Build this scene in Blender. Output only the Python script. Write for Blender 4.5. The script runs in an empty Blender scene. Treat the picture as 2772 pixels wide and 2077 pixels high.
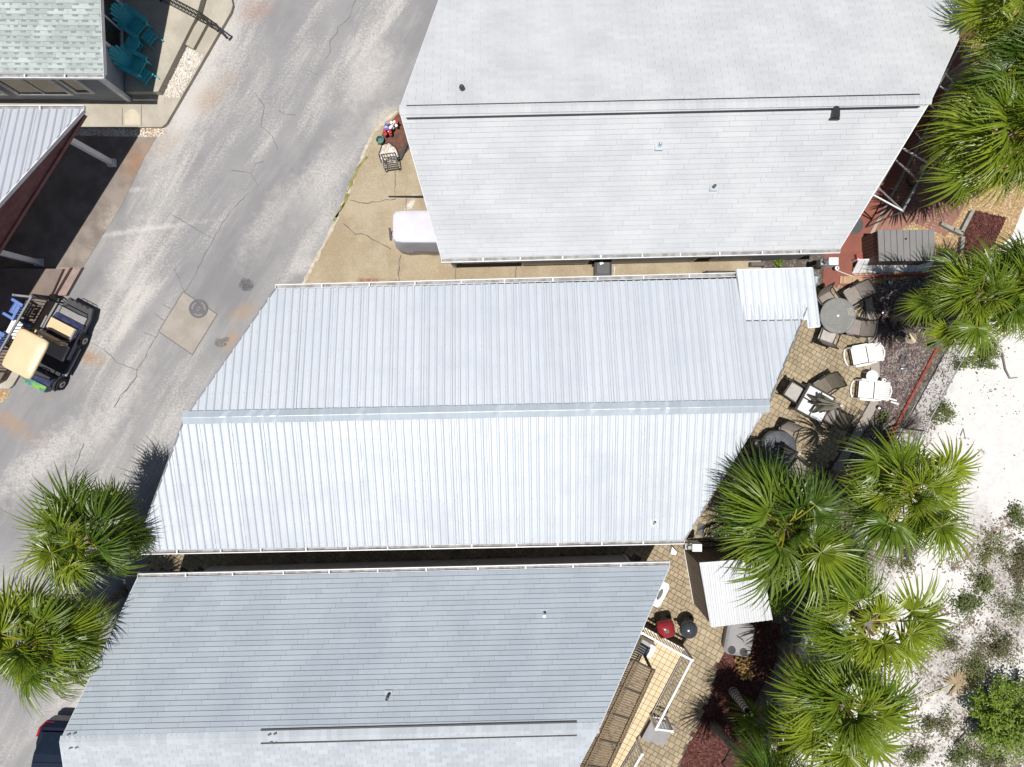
import bpy, bmesh, math, random
from mathutils import Vector, Matrix
from math import radians, sin, cos, pi, tan, atan2, hypot, sqrt
random.seed(11)
sc = bpy.context.scene
C = sc.collection
# ------------------------------------------------------------------ camera, sky, sun, exposure
H, F = 23.4, 1848.0              # drone height in metres, focal length in photo pixels
cd = bpy.data.cameras.new('camera'); cam = bpy.data.objects.new('camera', cd); C.objects.link(cam)
cam.location = (0, 0, H); cam.rotation_euler = (0, 0, 0)
cd.sensor_fit = 'HORIZONTAL'; cd.sensor_width = 36; cd.lens = 24; cd.clip_end = 1000
sc.camera = cam
SUNV = Vector((-0.095, -0.118, 1)).normalized()
w = bpy.data.worlds.new('World'); sc.world = w; w.use_nodes = True
nt = w.node_tree; bg = nt.nodes['Background']
sky = nt.nodes.new('ShaderNodeTexSky'); sky.sky_type = 'NISHITA'; sky.sun_disc = False
sky.sun_elevation = math.asin(SUNV.z); sky.sun_rotation = atan2(SUNV.x, SUNV.y)
nt.links.new(sky.outputs[0], bg.inputs[0]); bg.inputs[1].default_value = 0.05
sd = bpy.data.lights.new('sun', 'SUN'); sd.energy = 4.6; sd.angle = radians(0.53); sd.color = (1, .965, .91)
so = bpy.data.objects.new('sun', sd); C.objects.link(so); so.location = SUNV * 60
so.rotation_euler = SUNV.to_track_quat('Z', 'Y').to_euler()
vs = sc.view_settings; vs.view_transform = 'Standard'; vs.look = 'None'; vs.gamma = 1; vs.exposure = 0.1; vs.use_curve_mapping = False

# ------------------------------------------------------------------ helpers
def P(px, py, z=0.0):
    s = F / (H - z)
    return Vector(((px - 1386) / s, (1038.5 - py) / s, z))
def PX(v):
    s = F / (H - v[2]); return (1386 + v[0] * s, 1038.5 - v[1] * s)
def inframe(v, m=0):
    x, y = PX(v); return -m < x < 2772 + m and -m < y < 2077 + m
W = {}
def tag(o, label=None, cat=None, group=None, kind=None):
    if label: o['label'] = label
    if cat: o['category'] = cat
    if group: o['group'] = group
    if kind: o['kind'] = kind
    return o
def thing(name, label, cat, loc, rz=0, group=None):
    o = bpy.data.objects.new(name, None); C.objects.link(o); o.empty_display_size = .2
    o.location = loc; o.rotation_euler = (0, 0, rz); W[o.name] = Vector(loc)
    return tag(o, label, cat, group)
def mkobj(name, me, parent=None, loc=(0, 0, 0), rot=(0, 0, 0)):
    o = bpy.data.objects.new(name, me); C.objects.link(o); o.location = loc; o.rotation_euler = rot
    if parent: o.parent = parent
    return o
def copy_tree(o, parent=None):
    c = o.copy(); C.objects.link(c); c.parent = parent
    for ch in list(o.children): copy_tree(ch, c)
    return c
class MB:
    def __init__(s): s.v = []; s.f = []; s.m = []
    def add(s, vs, fs, mi=0):
        b = len(s.v); s.v += [tuple(x) for x in vs]; s.f += [tuple(b + i for i in f) for f in fs]; s.m += [mi] * len(fs); return s
    def box(s, c, d, rz=0, mi=0, rot=None):
        M = rot if rot is not None else Matrix.Rotation(rz, 3, 'Z'); c = Vector(c)
        vs = [c + M @ Vector((x * d[0] / 2, y * d[1] / 2, z * d[2] / 2)) for z in (-1, 1) for y in (-1, 1) for x in (-1, 1)]
        return s.add(vs, [(0, 2, 3, 1), (4, 5, 7, 6), (0, 1, 5, 4), (2, 6, 7, 3), (0, 4, 6, 2), (1, 3, 7, 5)], mi)
    def bar(s, p, q, wd, h, mi=0, up=(0, 0, 1)):
        p, q = Vector(p), Vector(q); d = q - p; L = d.length; d.normalize(); u = Vector(up)
        if abs(d.dot(u)) > .98: u = Vector((0, 1, 0))
        sd_ = d.cross(u).normalized(); u = sd_.cross(d)
        M = Matrix((d, -sd_, u)).transposed()
        return s.box((p + q) / 2, (L, wd, h), rot=M, mi=mi)
    def prism(s, poly, z0, z1, mi=0):
        n = len(poly); a = sum(poly[i][0] * poly[(i + 1) % n][1] - poly[(i + 1) % n][0] * poly[i][1] for i in range(n))
        if a < 0: poly = poly[::-1]
        vs = [(p[0], p[1], z0) for p in poly] + [(p[0], p[1], z1) for p in poly]
        return s.add(vs, [tuple(range(n))[::-1], tuple(range(n, 2 * n))] + [(i, (i + 1) % n, n + (i + 1) % n, n + i) for i in range(n)], mi)
    def sheet(s, poly, z, mi=0):
        n = len(poly); a = sum(poly[i][0] * poly[(i + 1) % n][1] - poly[(i + 1) % n][0] * poly[i][1] for i in range(n))
        if a < 0: poly = poly[::-1]
        return s.add([(p[0], p[1], z) for p in poly], [tuple(range(n))], mi)
    def tube(s, pts, r, n=6, mi=0, cap=True):
        pts = [Vector(p) for p in pts]; k = len(pts); rs = r if isinstance(r, (list, tuple)) else [r] * k; vs = []; ref = None
        for i, p in enumerate(pts):
            t = (pts[min(i + 1, k - 1)] - pts[max(i - 1, 0)]).normalized()
            if ref is None:
                ref = t.cross(Vector((0, 0, 1))) if abs(t.z) < .95 else t.cross(Vector((1, 0, 0)))
            ref = (ref - t * ref.dot(t)).normalized(); b = t.cross(ref)
            vs += [p + (ref * cos(2 * pi * j / n) + b * sin(2 * pi * j / n)) * rs[i] for j in range(n)]
        fs = [(i * n + j, i * n + (j + 1) % n, (i + 1) * n + (j + 1) % n, (i + 1) * n + j) for i in range(k - 1) for j in range(n)]
        if cap: fs += [tuple(range(n))[::-1], tuple((k - 1) * n + j for j in range(n))]
        return s.add(vs, fs, mi)
    def lathe(s, prof, n=20, c=(0, 0, 0), mi=0, sq=None):
        vs = []
        for r, z in prof:
            for j in range(n):
                a = 2 * pi * j / n; q = 1.0
                if sq: q = (abs(cos(a)) ** sq + abs(sin(a)) ** sq) ** (-1 / sq)
                vs.append((c[0] + r * q * cos(a), c[1] + r * q * sin(a), c[2] + z))
        k = len(prof)
        fs = [(i * n + j, i * n + (j + 1) % n, (i + 1) * n + (j + 1) % n, (i + 1) * n + j) for i in range(k - 1) for j in range(n)]
        fs += [tuple(range(n))[::-1], tuple((k - 1) * n + j for j in range(n))]
        return s.add(vs, fs, mi)
    def loft(s, rings, mi=0, cap=True):
        n = len(rings[0]); k = len(rings); vs = [p for r in rings for p in r]
        fs = [(i * n + j, i * n + (j + 1) % n, (i + 1) * n + (j + 1) % n, (i + 1) * n + j) for i in range(k - 1) for j in range(n)]
        if cap: fs += [tuple(range(n))[::-1], tuple((k - 1) * n + j for j in range(n))]
        return s.add(vs, fs, mi)
    def mesh(s, name, mats, smooth=False, off=None):
        me = bpy.data.meshes.new(name)
        vs = s.v if off is None else [(a - off[0], b - off[1], c - off[2]) for a, b, c in s.v]
        me.from_pydata(vs, [], s.f)
        for m in (mats if isinstance(mats, (list, tuple)) else [mats]): me.materials.append(m)
        if any(s.m): me.polygons.foreach_set('material_index', s.m)
        if smooth: me.polygons.foreach_set('use_smooth', [True] * len(s.f))
        me.update(); return me
    def build(s, name, mats, parent=None, world=False, smooth=False, loc=(0, 0, 0), rot=(0, 0, 0)):
        off = None
        if world and parent is not None: off = W[parent.name]
        o = mkobj(name, s.mesh(name, mats, smooth, off), parent, loc, rot)
        if parent is not None and parent.name in W: W[o.name] = W[parent.name]
        return o
def inside(p, poly):
    r = False; n = len(poly); j = n - 1
    for i in range(n):
        a, b = poly[i], poly[j]
        if (a[1] > p[1]) != (b[1] > p[1]) and p[0] < (b[0] - a[0]) * (p[1] - a[1]) / (b[1] - a[1]) + a[0]: r = not r
        j = i
    return r
def clip(sub, poly):          # Sutherland-Hodgman, poly convex and counter-clockwise
    out = list(sub); n = len(poly)
    for i in range(n):
        a, b = poly[i], poly[(i + 1) % n]; inp = out; out = []
        if not inp: return []
        sd_ = lambda p: (b[0] - a[0]) * (p[1] - a[1]) - (b[1] - a[1]) * (p[0] - a[0])
        for k in range(len(inp)):
            p, q = inp[k - 1], inp[k]; sp, sq = sd_(p), sd_(q)
            if (sp < 0) != (sq < 0):
                t = sp / (sp - sq); out.append((p[0] + (q[0] - p[0]) * t, p[1] + (q[1] - p[1]) * t))
            if sq >= 0: out.append(q)
    return out
def area(p): return abs(sum(p[i - 1][0] * p[i][1] - p[i][0] * p[i - 1][1] for i in range(len(p)))) / 2

# ------------------------------------------------------------------ materials
def node(nt, t, **k):
    n = nt.nodes.new('ShaderNode' + t)
    for a, v in k.items(): setattr(n, a, v)
    return n
def math2(nt, op, a, b=None, clampv=False):
    n = node(nt, 'Math', operation=op, use_clamp=clampv)
    for i, x in enumerate((a, b)):
        if x is None: continue
        if hasattr(x, 'links') or hasattr(x, 'is_linked'): nt.links.new(x, n.inputs[i])
        else: n.inputs[i].default_value = x
    return n.outputs[0]
def mixc(nt, fac, a, b, mode='MIX'):
    n = node(nt, 'MixRGB', blend_type=mode)
    for i, x in enumerate((fac, a, b)):
        if hasattr(x, 'is_linked'): nt.links.new(x, n.inputs[i])
        elif i == 0: n.inputs[0].default_value = x
        else: n.inputs[i].default_value = (*x, 1)
    return n.outputs[0]
def noise(nt, vec, scale, detail=4, rough=.6, dist=0):
    n = node(nt, 'TexNoise'); n.inputs['Scale'].default_value = scale; n.inputs['Detail'].default_value = detail
    n.inputs['Roughness'].default_value = rough; n.inputs['Distortion'].default_value = dist
    if vec is not None: nt.links.new(vec, n.inputs['Vector'])
    return n.outputs['Fac']
def maprange(nt, v, a, b, c=0, d=1):
    n = node(nt, 'MapRange', interpolation_type='SMOOTHSTEP')
    nt.links.new(v, n.inputs[0])
    for i, x in enumerate((a, b, c, d)): n.inputs[i + 1].default_value = x
    return n.outputs[0]
def piece_rnd(nt):
    g = node(nt, 'NewGeometry'); o = node(nt, 'ObjectInfo')
    s = math2(nt, 'ADD', g.outputs['Random Per Island'], o.outputs['Random'])
    return math2(nt, 'FRACT', s)
def mapping(nt, vec, loc=(0, 0, 0), rot=0, scale=(1, 1, 1), vt='TEXTURE'):
    m = node(nt, 'Mapping', vector_type=vt); nt.links.new(vec, m.inputs[0])
    m.inputs['Location'].default_value = loc; m.inputs['Rotation'].default_value = (0, 0, rot); m.inputs['Scale'].default_value = scale
    return m.outputs[0]
def newmat(name):
    m = bpy.data.materials.new(name); m.use_nodes = True
    nt = m.node_tree; b = nt.nodes['Principled BSDF']; return m, nt, b
def bumpit(nt, b, h, strength=.3, dist=.02):
    n = node(nt, 'Bump'); n.inputs['Strength'].default_value = strength; n.inputs['Distance'].default_value = dist
    nt.links.new(h, n.inputs['Height']); nt.links.new(n.outputs[0], b.inputs['Normal'])
def mat(name, col, rough=.6, col2=None, scale=5, metal=0, bump=0, bscale=40, piece=0, fine=0, spec=.5, detail=5, stretch=None, extra=None):
    m, nt, b = newmat(name)
    b.inputs['Roughness'].default_value = rough; b.inputs['Metallic'].default_value = metal; b.inputs['Specular IOR Level'].default_value = spec
    pos = node(nt, 'NewGeometry').outputs['Position']
    if col2 is None: col2 = tuple(c * .82 for c in col)
    vec = pos if stretch is None else mapping(nt, pos, rot=stretch[0], scale=stretch[1])
    c = mixc(nt, maprange(nt, noise(nt, vec, scale, detail), .32, .68), col, col2)
    if fine:
        f = noise(nt, pos, 55, 2)
        c = mixc(nt, 1.0, c, mixc(nt, maprange(nt, f, .3, .7), (1 - fine,) * 3, (1 + fine,) * 3), 'MULTIPLY')
    if piece:
        r = piece_rnd(nt); c = mixc(nt, 1.0, c, mixc(nt, r, (1 - piece,) * 3, (1 + piece,) * 3), 'MULTIPLY')
    if extra: c = blobs(nt, c, pos, [(1386 + (x - 1386) * (H - z) / H, 1038.5 + (y - 1038.5) * (H - z) / H, rx, ry, ro, co, st) for x, y, z, rx, ry, ro, co, st in extra])
    nt.links.new(c, b.inputs['Base Color'])
    if bump: bumpit(nt, b, noise(nt, pos, bscale, 3), bump, .02)
    return m
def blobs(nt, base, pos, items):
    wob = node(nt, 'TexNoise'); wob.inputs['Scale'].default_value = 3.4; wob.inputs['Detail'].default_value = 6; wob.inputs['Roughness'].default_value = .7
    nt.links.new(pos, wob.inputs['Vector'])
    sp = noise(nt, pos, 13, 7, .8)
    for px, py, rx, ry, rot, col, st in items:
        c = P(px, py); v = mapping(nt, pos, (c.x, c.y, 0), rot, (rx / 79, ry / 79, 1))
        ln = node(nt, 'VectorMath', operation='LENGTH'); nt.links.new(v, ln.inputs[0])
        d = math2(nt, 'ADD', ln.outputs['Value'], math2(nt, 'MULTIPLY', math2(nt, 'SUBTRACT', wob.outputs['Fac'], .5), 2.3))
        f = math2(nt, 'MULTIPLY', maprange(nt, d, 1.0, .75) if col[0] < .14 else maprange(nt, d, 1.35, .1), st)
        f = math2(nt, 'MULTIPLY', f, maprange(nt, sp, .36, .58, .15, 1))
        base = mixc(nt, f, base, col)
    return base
RD = radians(57.5)              # the lane runs this way
def road_material():
    m, nt, b = newmat('old_asphalt'); b.inputs['Roughness'].default_value = .9
    pos = node(nt, 'NewGeometry').outputs['Position']
    along = mapping(nt, pos, rot=RD, scale=(5.5, 1, 1))
    n1 = noise(nt, along, .55, 6, .62, .4); n2 = noise(nt, pos, .35, 5, .6); n3 = noise(nt, pos, 45, 3, .8); n4 = noise(nt, along, 2.2, 5, .65)
    c = mixc(nt, maprange(nt, n2, .35, .65), (.232, .228, .236), (.285, .28, .28))
    n5 = math2(nt, 'MULTIPLY', math2(nt, 'SUBTRACT', noise(nt, pos, 14, 7, .8), .5), .55); n6 = math2(nt, 'ADD', n1, n5)
    c = mixc(nt, math2(nt, 'MULTIPLY', maprange(nt, n6, .5, .70), .85), c, (.53, .505, .475))
    c = mixc(nt, math2(nt, 'MULTIPLY', maprange(nt, n4, .5, .8), .5), c, (.43, .41, .39))
    c = mixc(nt, math2(nt, 'MULTIPLY', maprange(nt, n1, .5, .3), .7), c, (.18, .176, .186))
    rust, pale, dark = (.33, .235, .165), (.54, .515, .485), (.10, .095, .09)
    c = blobs(nt, c, pos, [(560, 270, 55, 40, .6, rust, .9), (620, 215, 40, 25, .6, rust, .5), (690, 30, 60, 35, .3, (.30, .2, .17), .85), (440, 395, 70, 28, .5, rust, .75),
        (240, 965, 60, 26, -.3, rust, 1.0), (235, 962, 28, 14, -.3, (.33, .2, .125), .8), (30, 1140, 50, 24, -.5, rust, .9), (45, 1160, 90, 30, -.5, rust, .5), (660, 845, 50, 24, .5, rust, .85), (625, 925, 40, 20, .9, rust, .95),
        (130, 1082, 14, 8, 0, rust, .7), (470, 330, 70, 160, -.55, pale, .55), (560, 150, 45, 160, -.55, pale, .6), (350, 700, 45, 130, -.45, pale, .7), (880, 470, 50, 210, -.6, pale, .7), (1000, 210, 50, 110, -.5, pale, .7),
        (730, 590, 40, 150, -.6, pale, .5), (390, 622, 170, 9, .14, pale, .8), (300, 520, 120, 8, .1, pale, .6), (120, 1240, 190, 50, .7, pale, .8), (300, 1130, 40, 170, -.6, pale, .55), (820, 720, 45, 25, .5, pale, .7), (1040, 320, 55, 30, .8, (.55, .5, .42), .8), (620, 1130, 90, 30, .9, pale, .5),
        (960, 350, 30, 130, -.55, (.2, .195, .205), .5), (800, 610, 60, 110, -.5, (.19, .187, .2), .6), (300, 300, 80, 25, .2, pale, .5),
        (666, 768, 22, 19, .5, (.085, .083, .085), 1.0), (672, 778, 15, 12, .5, (.085, .083, .085), .9), (598, 927, 19, 15, 0, (.13, .12, .115), 1.0), (610, 920, 12, 9, 0, (.13, .12, .115), .9)])
    c = mixc(nt, 1.0, c, mixc(nt, maprange(nt, n3, .25, .75), (.8,) * 3, (1.2,) * 3), 'MULTIPLY')
    nt.links.new(c, b.inputs['Base Color']); bumpit(nt, b, n3, .25, .01)
    return m
def speckle(name, ca, cb, cc, scale, rough=.9, big=None, bump=.6):
    m, nt, b = newmat(name); b.inputs['Roughness'].default_value = rough
    pos = node(nt, 'NewGeometry').outputs['Position']
    v = node(nt, 'TexVoronoi'); v.inputs['Scale'].default_value = scale; nt.links.new(pos, v.inputs['Vector'])
    sx = node(nt, 'SeparateColor'); nt.links.new(v.outputs['Color'], sx.inputs[0])
    c = mixc(nt, sx.outputs[0], ca, cb); c = mixc(nt, maprange(nt, sx.outputs[1], .7, .8), c, cc)
    if big is not None: c = mixc(nt, maprange(nt, noise(nt, pos, .8, 5), .45, .65), c, big)
    nt.links.new(c, b.inputs['Base Color']); inv = math2(nt, 'SUBTRACT', 1, v.outputs['Distance']); bumpit(nt, b, inv, bump, .015)
    return m
M = {}
M['road'] = road_material()
def sand_material():
    m, nt, b = newmat('white_sand'); b.inputs['Roughness'].default_value = .95; b.inputs['Specular IOR Level'].default_value = .1
    pos = node(nt, 'NewGeometry').outputs['Position']
    n1 = noise(nt, pos, .5, 6, .65); n2 = noise(nt, pos, 3.5, 6, .75); n3 = noise(nt, pos, 26, 3, .7)
    c = mixc(nt, maprange(nt, n2, .4, .7), (.70, .68, .665), (.62, .60, .59))
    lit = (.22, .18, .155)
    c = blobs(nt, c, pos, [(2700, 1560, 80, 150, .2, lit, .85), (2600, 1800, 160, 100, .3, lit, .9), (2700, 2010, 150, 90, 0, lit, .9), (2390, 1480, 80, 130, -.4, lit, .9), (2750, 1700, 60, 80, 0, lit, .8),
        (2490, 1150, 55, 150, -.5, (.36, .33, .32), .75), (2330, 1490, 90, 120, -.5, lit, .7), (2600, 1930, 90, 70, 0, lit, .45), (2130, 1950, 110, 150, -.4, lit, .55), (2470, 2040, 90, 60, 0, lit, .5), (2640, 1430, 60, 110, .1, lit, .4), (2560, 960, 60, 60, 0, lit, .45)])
    c = mixc(nt, math2(nt, 'MULTIPLY', maprange(nt, n3, .66, .74), maprange(nt, n1, .35, .65, .0, .4)), c, (.2, .18, .17))
    nt.links.new(c, b.inputs['Base Color']); bumpit(nt, b, n2, .9, .08)
    return m
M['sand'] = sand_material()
def drive_material():
    m, nt, b = newmat('exposed_aggregate'); b.inputs['Roughness'].default_value = .9
    pos = node(nt, 'NewGeometry').outputs['Position']
    n1 = noise(nt, pos, .7, 6, .65); n3 = noise(nt, pos, 38, 2, .8)
    c = mixc(nt, maprange(nt, n1, .38, .62), (.39, .325, .225), (.315, .25, .165))
    c = blobs(nt, c, pos, [(1020, 500, 60, 90, 0, (.40, .345, .26), .6), (900, 690, 90, 60, .4, (.34, .265, .165), .5), (1110, 555, 16, 8, .9, (.75, .72, .68), .9), (1120, 532, 14, 5, .2, (.7, .68, .64), .8), (1000, 760, 40, 9, 0, (.22, .075, .035), 1.0), (1075, 762, 20, 5, 0, (.22, .075, .035), 1.0), (1180, 740, 160, 25, 0, (.34, .27, .18), .5)])
    c = mixc(nt, 1.0, c, mixc(nt, maprange(nt, n3, .3, .7), (.82,) * 3, (1.18,) * 3), 'MULTIPLY')
    nt.links.new(c, b.inputs['Base Color']); bumpit(nt, b, n3, .3, .01)
    return m
M['drive'] = drive_material()
M['concrete'] = mat('concrete', (.46, .42, .35), .9, (.36, .325, .265), 1.2, fine=.1, bump=.1)
M['conc_warm'] = mat('warm_concrete', (.35, .315, .28), .9, (.29, .26, .225), 1.5, fine=.08)
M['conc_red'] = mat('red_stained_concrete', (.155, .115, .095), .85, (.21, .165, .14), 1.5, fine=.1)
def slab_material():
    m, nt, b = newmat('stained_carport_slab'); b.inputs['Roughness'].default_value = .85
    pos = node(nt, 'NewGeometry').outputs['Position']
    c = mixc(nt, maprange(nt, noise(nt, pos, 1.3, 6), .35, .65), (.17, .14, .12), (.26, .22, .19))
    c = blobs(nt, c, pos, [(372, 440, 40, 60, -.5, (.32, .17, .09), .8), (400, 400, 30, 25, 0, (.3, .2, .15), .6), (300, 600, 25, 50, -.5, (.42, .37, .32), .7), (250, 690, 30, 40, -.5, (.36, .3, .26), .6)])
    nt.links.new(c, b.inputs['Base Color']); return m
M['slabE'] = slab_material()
M['steps'] = mat('pinkish_step_concrete', (.34, .25, .215), .9, (.25, .19, .165), 3, fine=.1)
M['redwalk'] = mat('red_painted_concrete', (.24, .075, .05), .7, (.19, .06, .042), 2, fine=.1)
M['pebble'] = speckle('gold_pebbles', (.40, .26, .125), (.28, .17, .08), (.5, .4, .27), 26)
M['gravel'] = speckle('white_gravel', (.62, .58, .52), (.5, .45, .38), (.30, .2, .12), 24)
M['mulch'] = speckle('brown_mulch', (.075, .05, .048), (.145, .105, .1), (.30, .26, .25), 22, big=(.09, .055, .045))
M['redmulch'] = speckle('red_mulch', (.10, .03, .024), (.06, .018, .015), (.16, .06, .048), 24)
M['soil'] = speckle('dark_soil', (.07, .055, .045), (.11, .09, .075), (.18, .16, .14), 18)
M['chip'] = mat('mulch_chips', (.13, .09, .085), .9, (.3, .26, .25), 3, piece=.6)
M['redchip'] = mat('red_mulch_chips', (.13, .042, .032), .9, (.075, .024, .019), 3, piece=.5)
M['litter'] = mat('dry_litter', (.16, .12, .09), .9, (.28, .24, .2), 3, piece=.5)
M['stone'] = mat('pebble_stones', (.42, .28, .14), .8, (.55, .44, .3), 2, piece=.5)
M['wstone'] = mat('white_stones', (.75, .72, .68), .8, (.6, .55, .48), 2, piece=.3)
M['crack'] = mat('crack_fill', (.15, .14, .135), 1)
M['moss'] = mat('mossy_edge', (.16, .17, .04), 1, (.28, .26, .12), 6)
M['paver'] = mat('tan_pavers', (.37, .30, .20), .85, (.295, .235, .155), 1.1, piece=.15, fine=.09, bump=.1)
M['pavebase'] = mat('paver_joint_sand', (.12, .09, .06), 1)
M['tile'] = mat('cream_deck_tiles', (.62, .49, .30), .45, (.55, .43, .26), 2, piece=.05)
M['grout'] = mat('tile_grout', (.2, .14, .09), .9)
M['shA'] = mat('white_shingles', (.51, .525, .54), .85, (.455, .47, .49), .7, piece=.035, fine=.07)
M['shAu'] = mat('white_roof_deck', (.40, .42, .46), .9)
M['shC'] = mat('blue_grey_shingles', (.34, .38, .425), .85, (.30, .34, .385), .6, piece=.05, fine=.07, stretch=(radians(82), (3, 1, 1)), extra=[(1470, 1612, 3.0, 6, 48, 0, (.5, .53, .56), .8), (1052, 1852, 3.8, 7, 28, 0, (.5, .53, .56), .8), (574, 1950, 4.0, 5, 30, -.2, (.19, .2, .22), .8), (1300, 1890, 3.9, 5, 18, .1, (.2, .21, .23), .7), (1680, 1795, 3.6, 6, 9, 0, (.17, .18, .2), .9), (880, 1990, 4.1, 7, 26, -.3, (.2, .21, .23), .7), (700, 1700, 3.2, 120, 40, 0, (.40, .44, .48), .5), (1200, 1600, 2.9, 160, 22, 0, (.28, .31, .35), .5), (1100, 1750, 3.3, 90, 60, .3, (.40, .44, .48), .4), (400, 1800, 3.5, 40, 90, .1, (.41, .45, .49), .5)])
M['shCu'] = mat('grey_roof_deck', (.11, .12, .135), .9)
M['capC'] = mat('pale_cap_shingles', (.43, .465, .50), .85, (.385, .415, .45), 1, piece=.08, fine=.06)
M['shD'] = mat('sage_shingles', (.41, .455, .44), .9, (.35, .39, .375), 2, piece=.16, fine=.12)
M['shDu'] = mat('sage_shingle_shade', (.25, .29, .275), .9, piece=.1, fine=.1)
def metal_material(name, a, c2, met=.55, rough=.42):
    m, nt, b = newmat(name); b.inputs['Metallic'].default_value = met; b.inputs['Roughness'].default_value = rough
    pos = node(nt, 'NewGeometry').outputs['Position']
    n = noise(nt, mapping(nt, pos, rot=radians(1.2), scale=(.12, 4, 1)), 1.0, 3, .5); n2 = noise(nt, pos, 1.1, 5, .6)
    c = mixc(nt, maprange(nt, n, .35, .65), a, c2); c = mixc(nt, math2(nt, 'MULTIPLY', maprange(nt, n2, .5, .75), .35), c, tuple(x * .8 for x in a))
    r = piece_rnd(nt); c = mixc(nt, 1.0, c, mixc(nt, r, (.97,) * 3, (1.03,) * 3), 'MULTIPLY')
    nt.links.new(c, b.inputs['Base Color'])
    nt.links.new(maprange(nt, n2, .3, .7, rough - .05, rough + .07), b.inputs['Roughness'])
    bumpit(nt, b, noise(nt, mapping(nt, pos, scale=(.25, 1.2, 1)), 1.4, 2), .25, .02)
    return m
M['metal'] = metal_material('galvalume_roof', (.61, .645, .69), (.58, .62, .67), .25, .38)
M['metal2'] = metal_material('paler_galvalume', (.72, .75, .79), (.69, .73, .77), .3, .42)
M['metalcap'] = metal_material('galvalume_ridge_cap', (.46, .51, .56), (.42, .475, .53), .25, .45)
M['whitemetal'] = metal_material('white_roof_metal', (.58, .59, .61), (.54, .55, .58), .05, .5)
M['carportmetal'] = metal_material('lavender_roof_metal', (.56, .58, .63), (.53, .55, .60), .25, .45)
M['gutter'] = mat('white_gutter', (.72, .73, .75), .4, (.6, .6, .62), 3)
M['gutterin'] = mat('gutter_inside_dirt', (.36, .36, .36), .8, (.2, .19, .18), 6)
M['white'] = mat('white_paint', (.74, .74, .75), .5, (.66, .66, .67), 3)
M['resin'] = mat('white_resin', (.82, .82, .81), .4, (.77, .77, .75), 3)
M['wall'] = mat('white_siding', (.6, .62, .66), .6, (.54, .56, .6), 2)
M['sidD'] = mat('grey_lap_siding', (.30, .325, .35), .6, (.27, .29, .32), 2)
M['sidT'] = mat('taupe_plank_siding', (.25, .20, .165), .7, (.20, .16, .13), 2, piece=.08)
M['sidB'] = mat('dark_brown_plank', (.12, .075, .06), .6, (.1, .062, .05), 2, piece=.1)
M['brick'] = mat('brick_red_shingle', (.22, .09, .085), .8, (.17, .065, .065), 3, piece=.15)
M['shedroof'] = mat('grey_resin_lid', (.20, .195, .195), .6, (.18, .175, .175), 2)
M['black'] = mat('black_metal', (.018, .018, .02), .45)
M['blackp'] = mat('black_plastic', (.025, .025, .028), .5, (.04, .04, .043), 6)
M['rubber'] = mat('black_rubber', (.02, .02, .02), .8)
M['grey'] = mat('grey_metal', (.30, .30, .32), .4, metal=.5)
M['chrome'] = mat('bright_metal', (.7, .7, .72), .22, metal=1)
M['silver'] = mat('galvanised_pipe', (.42, .44, .47), .4, (.3, .31, .33), 8, metal=.8)
M['dgrey'] = mat('dark_grey_plastic', (.075, .078, .085), .5, (.06, .062, .068), 3)
M['mgrey'] = mat('mid_grey_plastic', (.26, .255, .26), .5, (.22, .215, .22), 3)
M['sling'] = mat('taupe_sling_fabric', (.27, .235, .215), .8, (.23, .2, .18), 8)
M['slingd'] = mat('olive_brown_sling', (.17, .15, .115), .8, (.14, .12, .09), 8)
M['slingl'] = mat('pale_sling_fabric', (.44, .41, .39), .8, (.36, .33, .31), 8)
M['frame'] = mat('dark_chair_frame', (.045, .042, .04), .4, metal=.3)
M['umb'] = mat('beige_umbrella_canvas', (.46, .43, .35), .85, (.34, .31, .25), 7)
M['umbd'] = mat('faded_dark_umbrella_canvas', (.2, .185, .19), .85, (.13, .12, .12), 7)
M['ctile'] = mat('pale_table_tile', (.68, .68, .69), .3, (.62, .62, .63), 3)
M['tablecover'] = mat('grey_vinyl_table_cover', (.11, .115, .13), .35, (.075, .078, .09), 3, bump=.2, bscale=6)
M['teal'] = mat('teal_resin', (.05, .48, .55), .5, (.042, .41, .47), 4)
M['blue'] = mat('blue_plastic', (.11, .2, .48), .5, (.1, .17, .4), 4)
M['cream'] = mat('cream_fibreglass', (.72, .54, .33), .4, (.69, .51, .31), 2)
M['creamseat'] = mat('cream_vinyl', (.62, .5, .30), .4, (.55, .44, .26), 3)
M['cartbody'] = mat('blue_violet_swirl_body', (.012, .014, .06), .3, (.05, .06, .13), 5, detail=8)
M['cartgreen'] = mat('lime_green_cowl', (.25, .5, .06), .3, (.06, .17, .25), 3, detail=8)
M['cover'] = mat('pale_lilac_cover_cloth', (.62, .605, .665), .9, (.56, .545, .61), 2, bump=.25, bscale=7)
M['redk'] = mat('red_enamel', (.28, .025, .032), .25, (.24, .022, .03), 4)
M['dkk'] = mat('slate_enamel', (.05, .058, .068), .18)
M['terra'] = mat('terracotta_bricks', (.33, .075, .05), .85, (.26, .055, .04), 4, piece=.25)
M['timber'] = mat('weathered_timber', (.30, .31, .27), .9, (.22, .23, .2), 5)
M['slab'] = mat('tan_stepping_slab', (.44, .29, .18), .85, (.36, .23, .14), 3)
M['green'] = mat('green_plastic', (.06, .19, .15), .5)
M['redf'] = mat('red_petals', (.5, .015, .03), .6)
M['whitef'] = mat('white_petals', (.78, .77, .8), .6)
M['bluef'] = mat('blue_petals', (.1, .13, .5), .6)
M['stonec'] = mat('cream_cast_stone', (.62, .53, .40), .8, (.5, .4, .28), 7)
M['awn'] = mat('brown_slatted_panel', (.16, .105, .055), .55, (.12, .08, .042), 3, piece=.12)
M['awnd'] = mat('dark_brown_beam', (.05, .033, .02), .6)
M['rope'] = mat('jute_rope', (.35, .25, .12), .9)
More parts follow.
